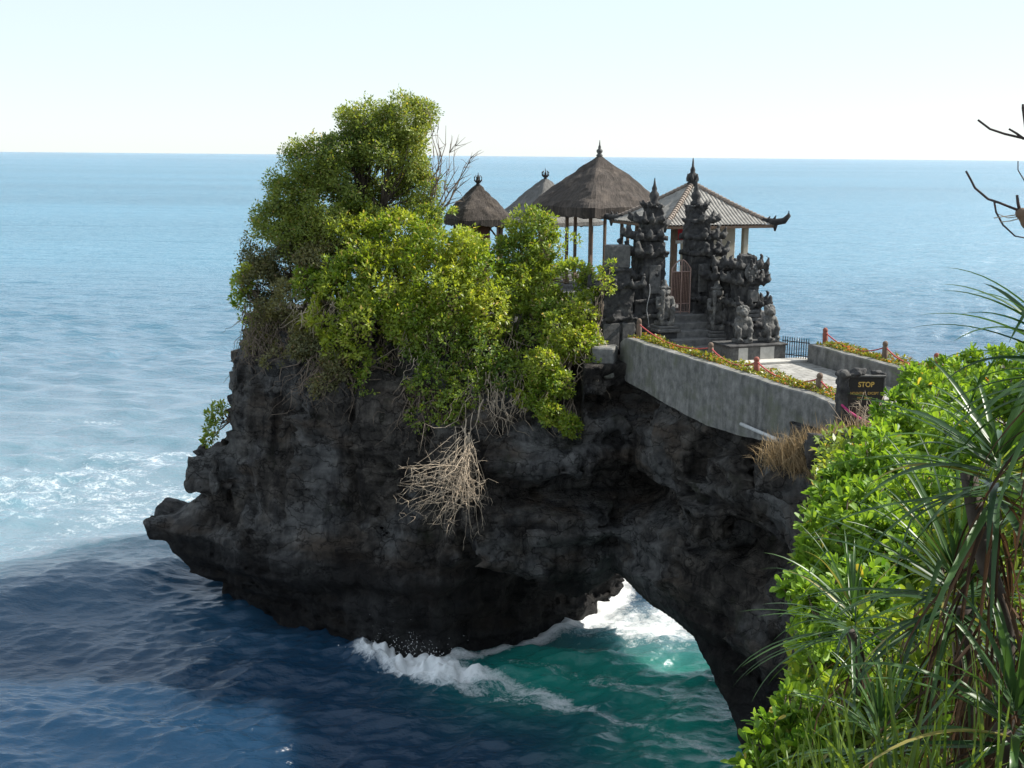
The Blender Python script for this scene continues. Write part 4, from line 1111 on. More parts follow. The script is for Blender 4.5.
def flank():
    t = thing('carved_wall', 'dark carved stair wall between the right gate tower and the pier', 'wall', loc(1.55, -.85, 9.7), RZ)
    rows = [(-.75, .95, -.6, .75, 0, 1.5), (-.8, 1.0, -.65, .8, 1.5, 1.65), (-.6, .85, -.45, .6, 1.65, 2.3), (-.7, .95, -.55, .7, 2.3, 2.45), (-.3, .6, -.35, .4, 2.45, 2.8)]
    sdf_obj('body', lambda P: carved(P, rows, [], .05, 71), (-1.1, -1, -.05), (1.3, 1.1, 2.95), .045, M_carve, t)
    cs = tier_curls(-.8, 1.0, -.65, .8, 1.62, .34, True, (1, -1)) + tier_curls(-.7, .95, -.55, .7, 2.42, .40, True, (1, -1)) + tier_curls(-.3, .6, -.35, .4, 2.75, .4, True, (1, -1))
    sdf_obj('ornament', lambda P: carved(P, [(-.2, .5, -.2, .2, 2.7, 2.95)], cs, .04, 72), (-1.5, -1.4, 1.45), (1.7, 1.5, 3.4), .042, M_carve, t)
    for k in range(4):
        f = MB(); f.box(-.42, .12, -.72 + k * .015, -.58, 1.05 + k * .13, 1.14 + k * .13, .01); f.build('moulding', M_carve2, t)
flank()
def left_wall():
    t = thing('carved_wall', 'black carved enclosure wall left of the gate beside the leafy bush', 'wall', loc(-2.25, -.2, 9.7), RZ)
    rows = [(-.75, .55, -.5, .5, 0, 1.0), (-.8, .6, -.55, .55, 1.0, 1.12), (-.65, .5, -.4, .4, 1.12, 2.05), (-.75, .6, -.5, .5, 2.05, 2.2), (-.45, .4, -.35, .35, 2.2, 2.6), (-.5, .45, -.4, .4, 2.6, 2.72)]
    sdf_obj('body', lambda P: carved(P, rows, tier_curls(-.75, .6, -.5, .5, 2.17, .36, True, (1, -1)) + tier_curls(-.8, .6, -.55, .55, 1.1, .26, True, (-1,)), .045, 81), (-1.4, -1.2, -.05), (1.2, 1.2, 3.0), .044, M_carve, t)
    f = MB(); f.box(-.3, .38, -.30, .30, 2.72, 3.46, .03); f.build('upper_block', M_carve2, t)
    for xa, xb in ((-.68, -.1), (.02, .45)):
        f = MB(); f.box(xa, xb, -.575, -.48, .1, .95, .01); f.build('panel', M_carve2, t)
left_wall()
cbm = MB(); rng0 = np.random.RandomState(4)
cbm.tube([loc(-1.28 + .05 * math.sin(k * .9), -.68, 10.2 + .17 * k) for k in range(11)], .012, 5)
tag(cbm.build('hanging_cable', M_cable, None), 'thin pale cable hanging down the left gate tower', 'cable')

# ---- pavilions
def thatch_roof(name, a, zb, zt, thick, mat, parent, flare=.04, n=72, m_=16, pw=5.0, seed=0):
    rings = []; al = []
    def ring(r, z, jit=0.0, v=0):
        pts = []
        for i in range(n):
            th = 2 * math.pi * i / n; c, s = math.cos(th), math.sin(th)
            k = (abs(c) ** pw + abs(s) ** pw) ** (-1 / pw)
            q = (r * k * c, r * k * s)
            pts.append((*q, z)); al.append((i / n * 4, v, 0))
        rings.append(pts)
    ring(a * .62, zb + .22, v=0); ring(a * .94, zb, v=.02); ring(a * 1.0, zb + .02, v=.05)
    for k in range(m_ + 1):
        t = k / m_; r = a * (1 - t) * (1 - flare * 4 * t * (1 - t)) + .10 * t
        ring(r, zb + thick + (zt - zb - thick) * t, v=.1 + t)
    mb = MB(); mb.rings(rings)
    V = np.array(mb.V); nz = .045 * fbm(V, 3.2, 3, seed)
    rad = unit(V * np.array([1, 1, 0])); V = V + rad * nz[:, None] + np.array([0, 0, .6]) * nz[:, None]; eav = (np.abs(V[:, 2] - zb) < .12); V[eav, 2] -= .09 * np.abs(vnoise(V[eav], 7, seed + 3)) + .05 * np.abs(vnoise(V[eav], 17, seed + 5))
    return mesh_obj(name, V, mb.F, mat, parent, True, {'along': ('FLOAT_VECTOR', 'POINT', np.array(al))}) if False else _attr_vec(mesh_obj(name, V, mb.F, mat, parent, False), np.array(al))
def _attr_vec(o, al):
    a = o.data.attributes.new('along', 'FLOAT_VECTOR', 'POINT'); a.data.foreach_set('vector', al.astype(np.float32).ravel())
    return o
def finial(mb, z, s, crown=False):
    mb.lathe([(.16 * s, z - .06), (.22 * s, z + .04 * s), (.12 * s, z + .14 * s), (.2 * s, z + .26 * s), (.2 * s, z + .36 * s), (.09 * s, z + .46 * s), (.1 * s, z + .56 * s), (.05 * s, z + .68 * s), (.02 * s, z + 1.0 * s)], (0, 0, 0), 12)
    if crown:
        for k in range(8):
            a = k * math.pi / 4; c, q = math.cos(a), math.sin(a)
            mb.tube([(.12 * s * c, .12 * s * q, z + .2 * s), (.3 * s * c, .3 * s * q, z + .4 * s), (.32 * s * c, .32 * s * q, z + .62 * s), (.18 * s * c, .18 * s * q, z + .78 * s)], [.06 * s, .055 * s, .045 * s, .02 * s], 5)

def pavilion(label, pos, rz, a, z_eave, z_apex, z_floor, roofmat, fin, thick=.3, posts=2, post_r=.055, inset=.72, group='pavilions of the temple', crown=False, walls=None, flare=.04, seed=0, pw=7.0):
    t = thing('pavilion', label, 'pavilion', (pos[0], pos[1], z_floor), rz, group)
    zb = z_eave - z_floor; zt = z_apex - z_floor
    rf = thatch_roof('roof', a, zb, zt, thick, roofmat, t, flare, seed=seed, pw=pw)
    f = MB(); finial(f, zt, fin, crown); f.build('finial', M_carve2 if not crown else M_carve, rf, True)
    b = a * inset
    for ix in range(posts):
        for iy in range(posts):
            x = -b + 2 * b * ix / (posts - 1); y = -b + 2 * b * iy / (posts - 1)
            if posts > 2 and 0 < ix < posts - 1 and 0 < iy < posts - 1: continue
            f = MB(); f.box(x - post_r, x + post_r, y - post_r, y + post_r, .02, zb + .1, .01)
            f.box(x - post_r * 1.7, x + post_r * 1.7, y - post_r * 1.7, y + post_r * 1.7, 0.01, .22, .02)
            f.build('post', M_wood, t)
    f = MB()
    for s_ in (-1, 1):
        f.box(-b - .1, b + .1, s_ * b - .06, s_ * b + .06, zb - .02, zb + .12, .01)
        f.box(s_ * b - .058, s_ * b + .058, -b - .1, b + .1, zb + .0, zb + .14, .01)
    f.build('beam', M_wood, t)
    f = MB(); f.box(-a * .85, a * .85, -a * .85, a * .85, -.5, .0, .03); f.build('base', M_carve2, t)
    return t
TH = math.atan2(-.98, -.2) + math.pi * 3 / 4      # front corner turned toward the path
pv1 = pavilion('largest pavilion, dark thatched hip roof on slim posts behind the left gate tower', (3.40, 50.0), TH, 2.08, 13.72, 16.02, 11.0, M_thatch, .62, .34, 3, .055, .74, flare=-.03, seed=1, pw=16)
pv2 = pavilion('smallest thatched shrine pavilion with a crowned finial rising behind the domed bush', (-1.31, 46.0), R(22), 1.06, 13.5, 14.92, 10.9, M_thatch, .46, .2, 2, .06, .62, crown=True, flare=-.11, seed=2)
f = MB(); f.box(-.5, .22, -.52, .5, .5, 2.62, .02); f.build('cabinet', M_brown, pv2)
for sx, sy in ((1, -1), (1, 1)):
    f = MB(); f.tube([(.57 * sx, .57 * sy, 2.1), (.2 * sx, .57 * sy, 2.55)], .035, 5); f.tube([(.57 * sx, .57 * sy, 2.1), (.8 * sx, .57 * sy, 2.55)], .035, 5)
    f.build('brace', M_wood, pv2)
pv3 = pavilion('grey shingled pavilion roof half hidden behind the largest thatched roof', (1.36, 54.0), TH + .1, 1.9, 13.1, 15.0, 11.0, M_shingle, .48, .14, 2, .07, .75, crown=True, flare=.05, seed=3, pw=12)

# the ribbed-roof pavilion behind the gate
def ribbed_pavilion():
    s, v = loc(2.75, 4.0, 0)[:2]
    zf = 10.85
    t = thing('pavilion', 'pavilion with a pale ribbed hip roof and upturned eave corner behind the right gate tower', 'pavilion', (s, v, zf), RZ, 'pavilions of the temple')
    a = 2.22; ze = 13.62 - zf; za = 15.02 - zf
    V = []; F = []
    nr, nz = 32 * 6, 10
    for side in range(4):
        c, q = math.cos(side * math.pi / 2), math.sin(side * math.pi / 2)
        o_ = len(V)
        for k in range(nz + 1):
            tt = k / nz
            for i in range(nr + 1):
                x = -a + 2 * a * i / nr
                hw = a * (1 - tt)
                xx = max(-hw, min(hw, x))
                yy = -hw
                rib = .05 * (abs(math.sin(i / nr * 32 * math.pi)) ** .6) if abs(x) < hw else 0
                zz = ze + (za - ze) * (tt ** 1.12) + rib - (.02 if 0 < k < nz and k % 5 == 0 else 0)
                V.append((xx * c - yy * q, xx * q + yy * c, zz))
        for k in range(nz):
            for i in range(nr):
                p_ = o_ + k * (nr + 1) + i
                F.append((p_, p_ + 1, p_ + nr + 2, p_ + nr + 1))
    rf = mesh_obj('roof', V, F, M_tile, t)
    f = MB(); f.rings([[(-a - .02, -a - .02, ze - .1), (a + .02, -a - .02, ze - .1), (a + .02, a + .02, ze - .1), (-a - .02, a + .02, ze - .1)], [(-a - .02, -a - .02, ze - .012), (a + .02, -a - .02, ze - .012), (a + .02, a + .02, ze - .012), (-a - .02, a + .02, ze - .012)]])
    f.build('eave_board', M_wood, t)
    for sx, sy in ((-1, -1), (1, -1), (1, 1), (-1, 1)):
        f = MB()
        for k in range(22):
            tt = (k + .2) / 22; hw = a * (1 - tt) ; z = ze + (za - ze) * (tt ** 1.12) + .05
            tt2 = (k + 1.05) / 22; hw2 = a * (1 - tt2); z2 = ze + (za - ze) * (tt2 ** 1.12) + .05
            f.tube([(sx * hw, sy * hw, z), (sx * hw2, sy * hw2, z2)], [.105, .08], 8)
        f.build('hip_ridge', M_terracotta, rf)
        f = MB()
        pts = [(sx * (a - .35), sy * (a - .35), ze + .16), (sx * a, sy * a, ze + .1), (sx * (a + .22), sy * (a + .22), ze + .16), (sx * (a + .34), sy * (a + .34), ze + .36), (sx * (a + .33), sy * (a + .33), ze + .52)]
        f.tube(pts, [.11, .13, .12, .08, .03], 7)
        f.tube([pts[1], (pts[1][0], pts[1][1], ze - .22)], [.12, .03], 6)
        for k in range(3):
            b = .05 + .15 * k; f.tube([(sx * (a - b), sy * (a - b), ze + .15), (sx * (a - b + .06), sy * (a - b + .06), ze + .34 - .03 * k)], [.07, .02], 5)
        f.build('corner_ornament', M_carve, rf, True)
    f = MB(); finial(f, za, .95, False)
    for k in range(6):
        an = k * math.pi / 3; f.lathe([(.05, za + .1), (.07, za + .2), (.02, za + .38)], (.2 * math.cos(an), .2 * math.sin(an), 0), 6)
    f.build('finial', M_carve, rf, True)
    b = 1.45
    for sx in (-1, 1):
        for sy in (-1, 1):
            f = MB(); f.box(sx * b - .1, sx * b + .1, sy * b - .1, sy * b + .1, .01, ze - .1, .015); f.build('post', M_plaster if sx > 0 else M_wood, t)
    f = MB(); f.box(.3, 1.3, b - .25, b - .1, .01, ze - .1, .01); f.box(-.6, 1.58, -b + .9, -b + 1.02, .9, ze - .1, .01); f.build('wall', M_plaster, t)
    f = MB(); f.box(-a * .9, a * .5, -a * .8, a * .75, -.4, .0, .03); f.build('base', M_carve2, t)
    f = MB(); f.box(-b + .12, -.7, -b - .06, -b - .03, ze - .52, ze - .12); f.build('cloth_valance', M_red, t)
    f = MB(); f.box(-b + .0, -.6, -b - .12, -b + .3, ze - .66, ze - .54, .01); f.build('shelf', M_pale, t)
ribbed_pavilion()

# ---- black picket fence at the end of the path
fr_o = loc(1.83, -3.9, 9.78)
pf = thing('picket_fence', 'black iron picket fence between the statue plinth and the parapet wall', 'fence', fr_o, R(-38))
f = MB()
for z in (.14, .56):
    f = MB(); f.box(0, .93, -.012, .012, z, z + .03); f.build('rail', M_iron, pf)
for i in range(12):
    f = MB(); x = .03 + i * .079
    f.rings([[(x - .013, -.026, 0), (x + .013, -.026, 0), (x + .013, -.014, 0), (x - .013, -.014, 0)], [(x - .013, -.026, .68), (x + .013, -.026, .68), (x + .013, -.014, .68), (x - .013, -.014, .68)], [(x - .002, -.022, .74), (x + .002, -.022, .74), (x + .002, -.018, .74), (x - .002, -.018, .74)]])
    f.build('picket', M_iron, pf)

# ---- rope posts and ropes
rngp = np.random.RandomState(2)
def post(pos, hgt, red, label, group, tilt=0):
    f = MB(); r = .085
    pr = [(r * .95, -.1), (r, .05), (r * .98, hgt * .72), (r * .72, hgt * .76), (r * .95, hgt * .80), (r * .9, hgt * .92), (r * .45, hgt)]
    f.lathe(pr, (0, 0, 0), 9)
    V = np.array(f.V); V[:, :2] += .008 * np.stack([vnoise(V + pos[0], 9, 1), vnoise(V + pos[0], 9, 2)], -1)
    o = mesh_obj('rope_post', V, f.F, M_postred if red else M_post, None, True)
    o.location = pos; o.rotation_euler = (tilt, tilt * .6, 0)
    return tag(o, label, 'post', group)
GN = 'rope posts along the path walls'
def on(p0, u, t, l, w_): return p0 + u * l + t * w_
NP = [(WL - .1, .62), (6.95, .60), (4.5, .60), (1.7, .60)]
labs = ['weathered wooden post at the top of the near wall beside the temple', 'grey rope post on the near wall below the right hand guardian', 'reddish rope post on the near wall in front of the pale plinth', 'rope post on the near wall closest to the stop sign']
tops_n = []
for (l, w_), lab, hg, rd in zip(NP, labs, (.66, .54, .50, .54), (0, 0, 1, 0)):
    q = on(WN0, WU, WT, l, w_); post((q[0], q[1], 10.27), hg, rd, lab, GN, rngp.normal(0, .03)); tops_n.append(np.array([q[0], q[1], 10.27 + hg * .72]))
FP = [(FL - .1, .55), (FL - 3.15, .6), (FL - 5.4, .65)]
labs = ['dark red rope post at the far end of the parapet wall by the picket fence', 'brown rope post midway along the parapet wall against the sea', 'red rope post on the parapet wall nearest the green bush']
tops_f = []
for (l, w_), lab, hg, rd in zip(FP, labs, (.58, .60, .60), (1, 0, 1)):
    q = on(WF0, FU, FT, l, w_); post((q[0], q[1], 10.27), hg, rd, lab, GN, rngp.normal(0, .03)); tops_f.append(np.array([q[0], q[1], 10.27 + hg * .72]))
def rope(name, anchors, sags, mat, label, r=.02):
    pts = []
    for a, b, sg in zip(anchors[:-1], anchors[1:], sags):
        for i in range(14):
            t = i / 14; p_ = a + (b - a) * t; p_ = p_ - np.array([0, 0, sg * 4 * t * (1 - t)]); pts.append(p_)
    pts.append(anchors[-1])
    f = MB(); f.tube(pts, r, 6)
    return tag(f.build(name, mat, None, True), label, 'rope')
qn = on(WN0, WU, WT, -.1, .75)
rope('red_rope', tops_n + [np.array([qn[0], qn[1], 10.40])], [.28, .26, .26, .22], M_rope, 'sagging red rope strung between the posts of the near wall')
qf = on(WF0, FU, FT, FL - 8.2, .7)
rope('red_rope', tops_f + [np.array([qf[0], qf[1], 10.55])], [.30, .30, .3], M_rope, 'sagging red rope strung between the posts against the sea')

# creeping plants on the two planting strips
def cover(p0, u, t, L, w0, w1, n, seed, zz=10.27, name='ground_cover'):
    rng = np.random.RandomState(seed)
    l = rng.rand(n) * L; w_ = w0 + (w1 - w0) * rng.rand(n)
    hgt = .05 + .16 * np.clip(vnoise(np.stack([l, w_ * 2, l * 0], -1), 1.4, seed) + .5, 0, 1.4) * rng.rand(n)
    q = p0[None] + u[None] * l[:, None] + t[None] * w_[:, None]
    P = np.concatenate([q, (zz + hgt)[:, None]], 1)
    D = unit(rng.normal(0, 1, (n, 3)) * np.array([1, 1, .5]) + np.array([0, 0, .5])); Nn = unit(rng.normal(0, .5, (n, 3)) + np.array([0, 0, 1]))
    Ls = rng.uniform(.06, .13, n)
    tt = np.clip(rng.rand(n) * .9, 0, .9); tt[rng.rand(n) < .14] = 1
    return struct(leaves_obj(name, P, D, Nn, Ls, Ls * .5, LEAF_COVER, None, rng, False, tt), 'stuff')
cover(WN0, WU, WT, WL + .1, .30, .95, 5200, 1)
cover(WF0, FU, FT, FL, .26, 1.0, 4200, 2)

# ---- stop sign stone
def text_obj(body, size, loc_, mat, parent, name='lettering', sx=1.0, bold=0.0):
    cu = bpy.data.curves.new(name, 'FONT'); cu.body = body; cu.size = size; cu.align_x = 'CENTER'; cu.extrude = .004; cu.offset = bold
    tmp = bpy.data.objects.new('letters', cu); C.objects.link(tmp)
    bpy.context.view_layer.update()
    me = bpy.data.meshes.new_from_object(tmp.evaluated_get(bpy.context.evaluated_depsgraph_get()))
    bpy.data.objects.remove(tmp); bpy.data.curves.remove(cu)
    me.materials.clear(); me.materials.append(mat)
    o = bpy.data.objects.new(name, me); C.objects.link(o); o.parent = parent
    o.location = loc_; o.rotation_euler = (math.pi / 2, 0, 0); o.scale = (sx, 1, 1)
    return o
sg = thing('stop_sign', 'black stone slab lettered STOP in gold, set among rough rocks at the path entrance', 'sign', (8.16, 28.05, 9.95), R(2))
sg.scale = (.88, .9, 1)
f = MB(); f.box(-.46, .46, -.03, .14, .18, 1.10, .012); slab = f.build('slab', M_panel, sg)
f = MB()
f.box(-.50, -.46, -.05, .16, .18, 1.10, .008); f.box(.46, .50, -.05, .16, .18, 1.10, .008); f.box(-.52, .52, -.06, .17, 1.102, 1.15, .01)
f.build('frame', M_carve2, sg)
def rough_block(P):
    d = s_box(P, (-.58, .1, .55), (.13, .22, .55), .05)
    d = smin(d, s_ell(P, (-.55, .05, 1.16), (.2, .2, .12)), .04); d = smin(d, s_ell(P, (-.15, .12, 1.2), (.26, .18, .10)), .04)
    d = smin(d, s_ell(P, (.28, .12, 1.18), (.22, .16, .09)), .04); d = smin(d, s_box(P, (.0, .24, .55), (.55, .08, .58), .04), .04)
    d = smin(d, s_box(P, (0, .05, .06), (.68, .24, .10), .03), .04)
    d += .05 * vnoise(P, 5, 1) + .025 * vnoise(P, 12, 2); return d
sdf_obj('surround', rough_block, (-.95, -.4, -.1), (.85, .55, 1.5), .035, M_carve, sg)
text_obj('STOP', .165, (0, -.036, .88), M_gold, slab, 'lettering', 1.08, .004)
for wd, x, z in (('NO', -.345, .70), ('ENTRY', -.14, .70), ('EXCEPT', .20, .70), ('TO', -.16, .58), ('PRAY', .07, .58)):
    text_obj(wd, .088, (x, -.036, z), M_gold, slab, 'lettering', .95)
rope('entrance_rope', [np.array([7.60, 27.95, 10.42]), np.array([8.0, 27.55, 10.15]), np.array([8.45, 27.35, 10.06])], [.03, .03], M_pink, 'magenta rope lying across the foot of the stop sign', .03)

# ---- drain pipe under the wall
f = MB(); a, b = np.array(at(741, 424, 31.9)), np.array(at(778, 440, 30.0))
f.tube([a + (b - a) * k / 5 for k in range(6)], .05, 8)
tag(f.build('drain_pipe', M_pipe, None, True), 'pale grey pipe slanting under the long retaining wall', 'pipe')

# ---- dry grass on the ledge under the wall
def grass_tuft(name, label, cat, centres, n, hgt, mat, seed, lean=(0, 0, 0), width=.012, spread=.3, group=None, curve=.5, part='blades'):
    rng = np.random.RandomState(seed)
    c = np.array(centres, float); org = c.mean(0)
    t = thing(name, label, cat, org, 0, group)
    i = rng.randint(0, len(c), n)
    P0 = c[i] + rng.normal(0, 1, (n, 3)) * np.array([spread, spread, .03]) - org
    d = unit(rng.normal(0, .45, (n, 3)) + np.array([0, 0, 1.0]) + np.array(lean))
    h_ = hgt * rng.uniform(.45, 1.2, n)
    ribbons(part, P0, d, h_, width * rng.uniform(.6, 1.4, n), curve * rng.uniform(.3, 1.5, n), mat, t, rng, 5)
    return t
def ribbons(name, P0, D, L, Wd, bend, mat, parent, rng, seg=7, fold=.25, kink=0.0, tint=None):
    """arching strap leaves: three vertices across, drooping with length"""
    n = len(P0); t = np.linspace(0, 1, seg + 1)
    V = np.zeros((n, seg + 1, 3, 3))
    side = unit(np.cross(D, np.array([0, 0, 1.0]) + rng.normal(0, .15, (n, 3))))
    pos = P0.copy(); d = D.copy(); kk = rng.rand(n) < kink; kp = rng.uniform(.35, .7, n)
    for k in range(seg + 1):
        w_ = Wd * (1 - t[k]) ** .55 * (.55 + .45 * min(1, t[k] * 6)) if k < seg else Wd * 0.02
        up = unit(np.cross(side, d))
        V[:, k, 0] = pos - side * w_[:, None]; V[:, k, 2] = pos + side * w_[:, None]; V[:, k, 1] = pos - up * (w_ * fold)[:, None]
        g = bend[:, None] * (1.5 * t[k] + .25) / seg
        d = unit(d + np.array([0, 0, -1.0]) * g * 1.6 + rng.normal(0, .015, (n, 3)))
        hit = kk & (abs(t[k] - kp) < .5 / seg); d[hit] = unit(d[hit] + np.array([0, 0, -1.6]))
        pos = pos + d * (L / seg)[:, None]
    base = np.arange(n)[:, None] * (seg + 1) * 3
    fc = []
    for k in range(seg):
        for j in (0, 1): fc.append((k * 3 + j, k * 3 + j + 1, k * 3 + 4 + j, k * 3 + 3 + j))
    fc = np.array(fc)
    F = (base[:, None] + fc[None]).reshape(-1, 4)
    tt = rng.rand(n) * .9 if tint is None else tint
    return mesh_obj(name, V.reshape(-1, 3), F, mat, parent, True, {'tint': ('FLOAT', 'FACE', np.repeat(tt, len(fc)))})
lp = [at(x, y, Y) for x, y, Y in ((782, 465, 27.9), (796, 460, 28.0), (812, 452, 27.7), (798, 472, 27.4), (814, 468, 27.2), (828, 456, 27.3), (842, 450, 27.2), (835, 468, 26.9), (855, 445, 27.0), (850, 462, 26.7), (820, 478, 26.9))]
grass_tuft('dry_grass_clump', 'straw coloured dry grass clump on the ledge below the end of the retaining wall', 'grass', lp, 3600, .72, LEAF_DRY, 3, (-.15, -.2, 0), .009, .26)
led = sdf_obj('rock_ledge', lambda P: smin(s_ell(P, (0, 0, 0), (1.15, 1.0, .62)), s_ell(P, (.6, -.3, -.8), (1.0, .8, .9)), .3) + .16 * fbm(P, 1.2, 3, 3), (-1.8, -1.8, -2.2), (2.2, 1.6, 1.1), .09, M_rock)
q = at(812, 482, 27.6); led.location = (q[0] + .1, q[1], q[2] - .12); struct(led)

# ------------------------------------------------------------------ foreground slope
NG = 'broad leaved shrubs on the near slope'
def near_shrub(label, rows, root, rosettes, k, L, seed, leaf=LEAF_NAUP, up=.5, gap=.35):
    root = np.array(root, float); rng = np.random.RandomState(seed)
    t = thing('beach_shrub', label, 'shrub', root, 0, NG)
    bl = [(c - root, r) for c, r in px_blobs(rows)]
    Pc, Dc = blob_points(bl, rosettes, rng, .55, gap, 1.5, seed)
    ax = unit(Dc + np.array([0, 0, up]) + .35 * rng.normal(0, 1, Dc.shape))
    n = rosettes * k
    A = np.repeat(ax, k, 0); P = np.repeat(Pc, k, 0)
    ref = unit(rng.normal(0, 1, (n, 3))); sd = unit(np.cross(A, ref))
    open_ = rng.uniform(.35, 1.25, n); lv_ = rng.rand(n)
    D = unit(A * np.cos(open_)[:, None] + sd * np.sin(open_)[:, None])
    P = P - A * (lv_ * L * .55)[:, None] + D * (.06 * L)
    Nn = unit(A + .25 * rng.normal(0, 1, (n, 3)))
    ln = L * rng.uniform(.55, 1.2, n)
    tt = np.clip(.45 + .3 * np.repeat(vnoise(Pc, 1.3, seed), k) + .2 * rng.normal(0, 1, n), 0, .9); tt[rng.rand(n) < .012] = 1
    leaves_obj('foliage', P, D, Nn, ln, ln * rng.uniform(.34, .46, n), leaf, t, rng, True, tt)
    branchwork('stems', (0, 0, 0), Pc[rng.choice(len(Pc), min(70, len(Pc)), replace=False)], M_twig2, t, rng, .035)
    return t
def gr(x, Y, X=None):
    X = at(x, 400, Y)[0] if X is None else X
    return (X, Y, float(ground_z(np.array(X), np.array(Y))) - .05)
near_shrub('lowest broad leaved shrub on the slope, beside the green water at the bottom edge', [(775, 745, 34, 9.6), (800, 720, 36, 9.8), (815, 770, 45, 9.2), (760, 770, 25, 9.4)], gr(830, 9.7), 150, 11, .13, 101)
near_shrub('broad leaved shrub against the dark arch pillar, left of the screw pines', [(820, 610, 32, 11.6), (845, 640, 42, 11.2), (800, 585, 20, 11.9), (820, 670, 36, 10.9), (865, 600, 40, 11.5)], gr(860, 11.6), 260, 11, .135, 102)
near_shrub('broad leaved shrub with its left edge jutting out over the cliff', [(830, 545, 30, 12.8), (860, 530, 40, 12.8), (812, 560, 18, 12.7), (885, 560, 40, 12.4), (850, 575, 36, 12.3)], gr(880, 12.8), 260, 11, .14, 103)
near_shrub('sunlit broad leaved shrub below the dry grass ledge', [(840, 490, 26, 14.6), (868, 475, 36, 14.8), (825, 510, 20, 14.2), (895, 490, 40, 14.4), (860, 510, 34, 14.0), (880, 445, 24, 15.4)], gr(890, 14.8), 300, 11, .14, 104)
near_shrub('bright broad leaved shrub right beside the stop sign', [(895, 415, 24, 20.0), (920, 400, 28, 20.4), (945, 395, 26, 20.6), (900, 440, 26, 18.8), (935, 430, 34, 18.6), (915, 378, 13, 21.5)], gr(930, 20.0), 420, 10, .15, 105)
near_shrub('farthest broad leaved shrub in front of the rope posts against the sea', [(940, 370, 15, 25.0), (965, 368, 17, 25.4), (990, 365, 18, 25.2), (920, 380, 13, 24.2), (1015, 362, 20, 25), (955, 385, 20, 23.5), (985, 390, 22, 23)], gr(975, 24.6), 380, 9, .15, 106)
near_shrub('broad leaved shrub behind the upper screw pine at the right edge', [(965, 420, 34, 16.4), (1000, 410, 36, 16.6), (1035, 400, 40, 16.4), (940, 450, 34, 15.8), (985, 460, 40, 15.4)], gr(990, 16.2), 380, 10, .15, 107)
near_shrub('broad leaved shrub in the middle of the slope under the sunlit one', [(920, 500, 34, 13.4), (950, 510, 40, 13.2), (905, 540, 36, 12.9), (940, 560, 44, 12.4), (985, 530, 50, 12.6)], gr(935, 13.2), 280, 11, .14, 108)
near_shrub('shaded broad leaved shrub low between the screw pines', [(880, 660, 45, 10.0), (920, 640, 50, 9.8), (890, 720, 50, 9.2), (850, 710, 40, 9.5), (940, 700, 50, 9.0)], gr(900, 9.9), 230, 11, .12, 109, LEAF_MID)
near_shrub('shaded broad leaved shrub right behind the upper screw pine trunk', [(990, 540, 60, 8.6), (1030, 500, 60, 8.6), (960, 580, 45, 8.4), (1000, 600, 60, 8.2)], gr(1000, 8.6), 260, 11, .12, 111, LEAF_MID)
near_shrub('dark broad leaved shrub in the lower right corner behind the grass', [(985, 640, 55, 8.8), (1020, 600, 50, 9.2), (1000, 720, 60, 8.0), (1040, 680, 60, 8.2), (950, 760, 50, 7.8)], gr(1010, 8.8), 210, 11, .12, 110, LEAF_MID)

# screw pines: trunk, rosette of long strap leaves, skirt of dead leaves
PG = 'screw pines on the near slope'
def screw_pine(label, crown_px, Y, n, L, Wd, seed, dead=60, scale_up=.9, lean=(0, 0, 0), low=-.5, hi=1.35, leaf=LEAF_PAND, dspread=.09):
    rng = np.random.RandomState(seed)
    c = at(*crown_px, Y)
    gz = float(ground_z(np.array(c[0]), np.array(Y))) - .1
    root = np.array([c[0] + .25, c[1] + .15, gz])
    t = thing('screw_pine', label, 'screw pine', root, 0, PG)
    top = c - root
    P = crooked((0, 0, 0), top, 8, .03, rng); tubes_obj('trunk', [(P, np.linspace(.065, .05, 8))], M_bark, t, 8)
    i = np.arange(n); el = low + (hi - low) * (i / n) ** .9 + rng.normal(0, .08, n); az = i * 2.2 + rng.normal(0, .2, n)
    D = np.stack([np.cos(az) * np.cos(el), np.sin(az) * np.cos(el), np.sin(el)], -1); D = unit(D + np.array(lean))
    P0 = top[None] + D * .05 + np.array([0, 0, 1.0]) * (i / n * .28 - .1)[:, None]
    ln = L * rng.uniform(.7, 1.2, n) * (1 - .25 * (i / n))
    tt = rng.rand(n) * .9; tt[rng.rand(n) < .05] = 1
    ribbons('leaves', P0, D, ln, Wd * rng.uniform(.75, 1.15, n), rng.uniform(.35, 1.0, n) * (1.15 - .6 * i / n), leaf, t, rng, 10, .45, .16, tt)
    if dead:
        az = rng.rand(dead) * 6.28; el = rng.uniform(-1.2, -.3, dead)
        D = np.stack([np.cos(az) * np.cos(el), np.sin(az) * np.cos(el), np.sin(el)], -1)
        zz = rng.rand(dead) ** 1.5
        P0 = top[None] * (1 - .45 * zz[:, None]) + D * dspread
        ribbons('dead_leaves', P0, D, L * rng.uniform(.5, 1.0, dead), Wd * .7 * rng.uniform(.5, 1.1, dead), rng.uniform(.8, 1.8, dead), LEAF_DEAD, t, rng, 8, .7, .3)
    return t
screw_pine('upper screw pine at the right edge with long leaves raised against the sea', (996, 482), 6.6, 60, .98, .026, 201, 80, lean=(-.25, 0, -.05), low=-.3, hi=1.1, dspread=.16)
screw_pine('middle screw pine with blue green leaves arching left over the slope', (955, 600), 7.1, 80, .98, .022, 202, 40, lean=(-.25, -.05, 0))
screw_pine('left screw pine reaching over the cliff edge toward the arch', (852, 628), 9.3, 60, .95, .017, 203, 12, lean=(-.35, -.1, 0))
screw_pine('lowest screw pine at the bottom right corner of the slope', (1015, 735), 6.0, 50, 1.0, .026, 204, 50, lean=(-.1, -.1, .1))
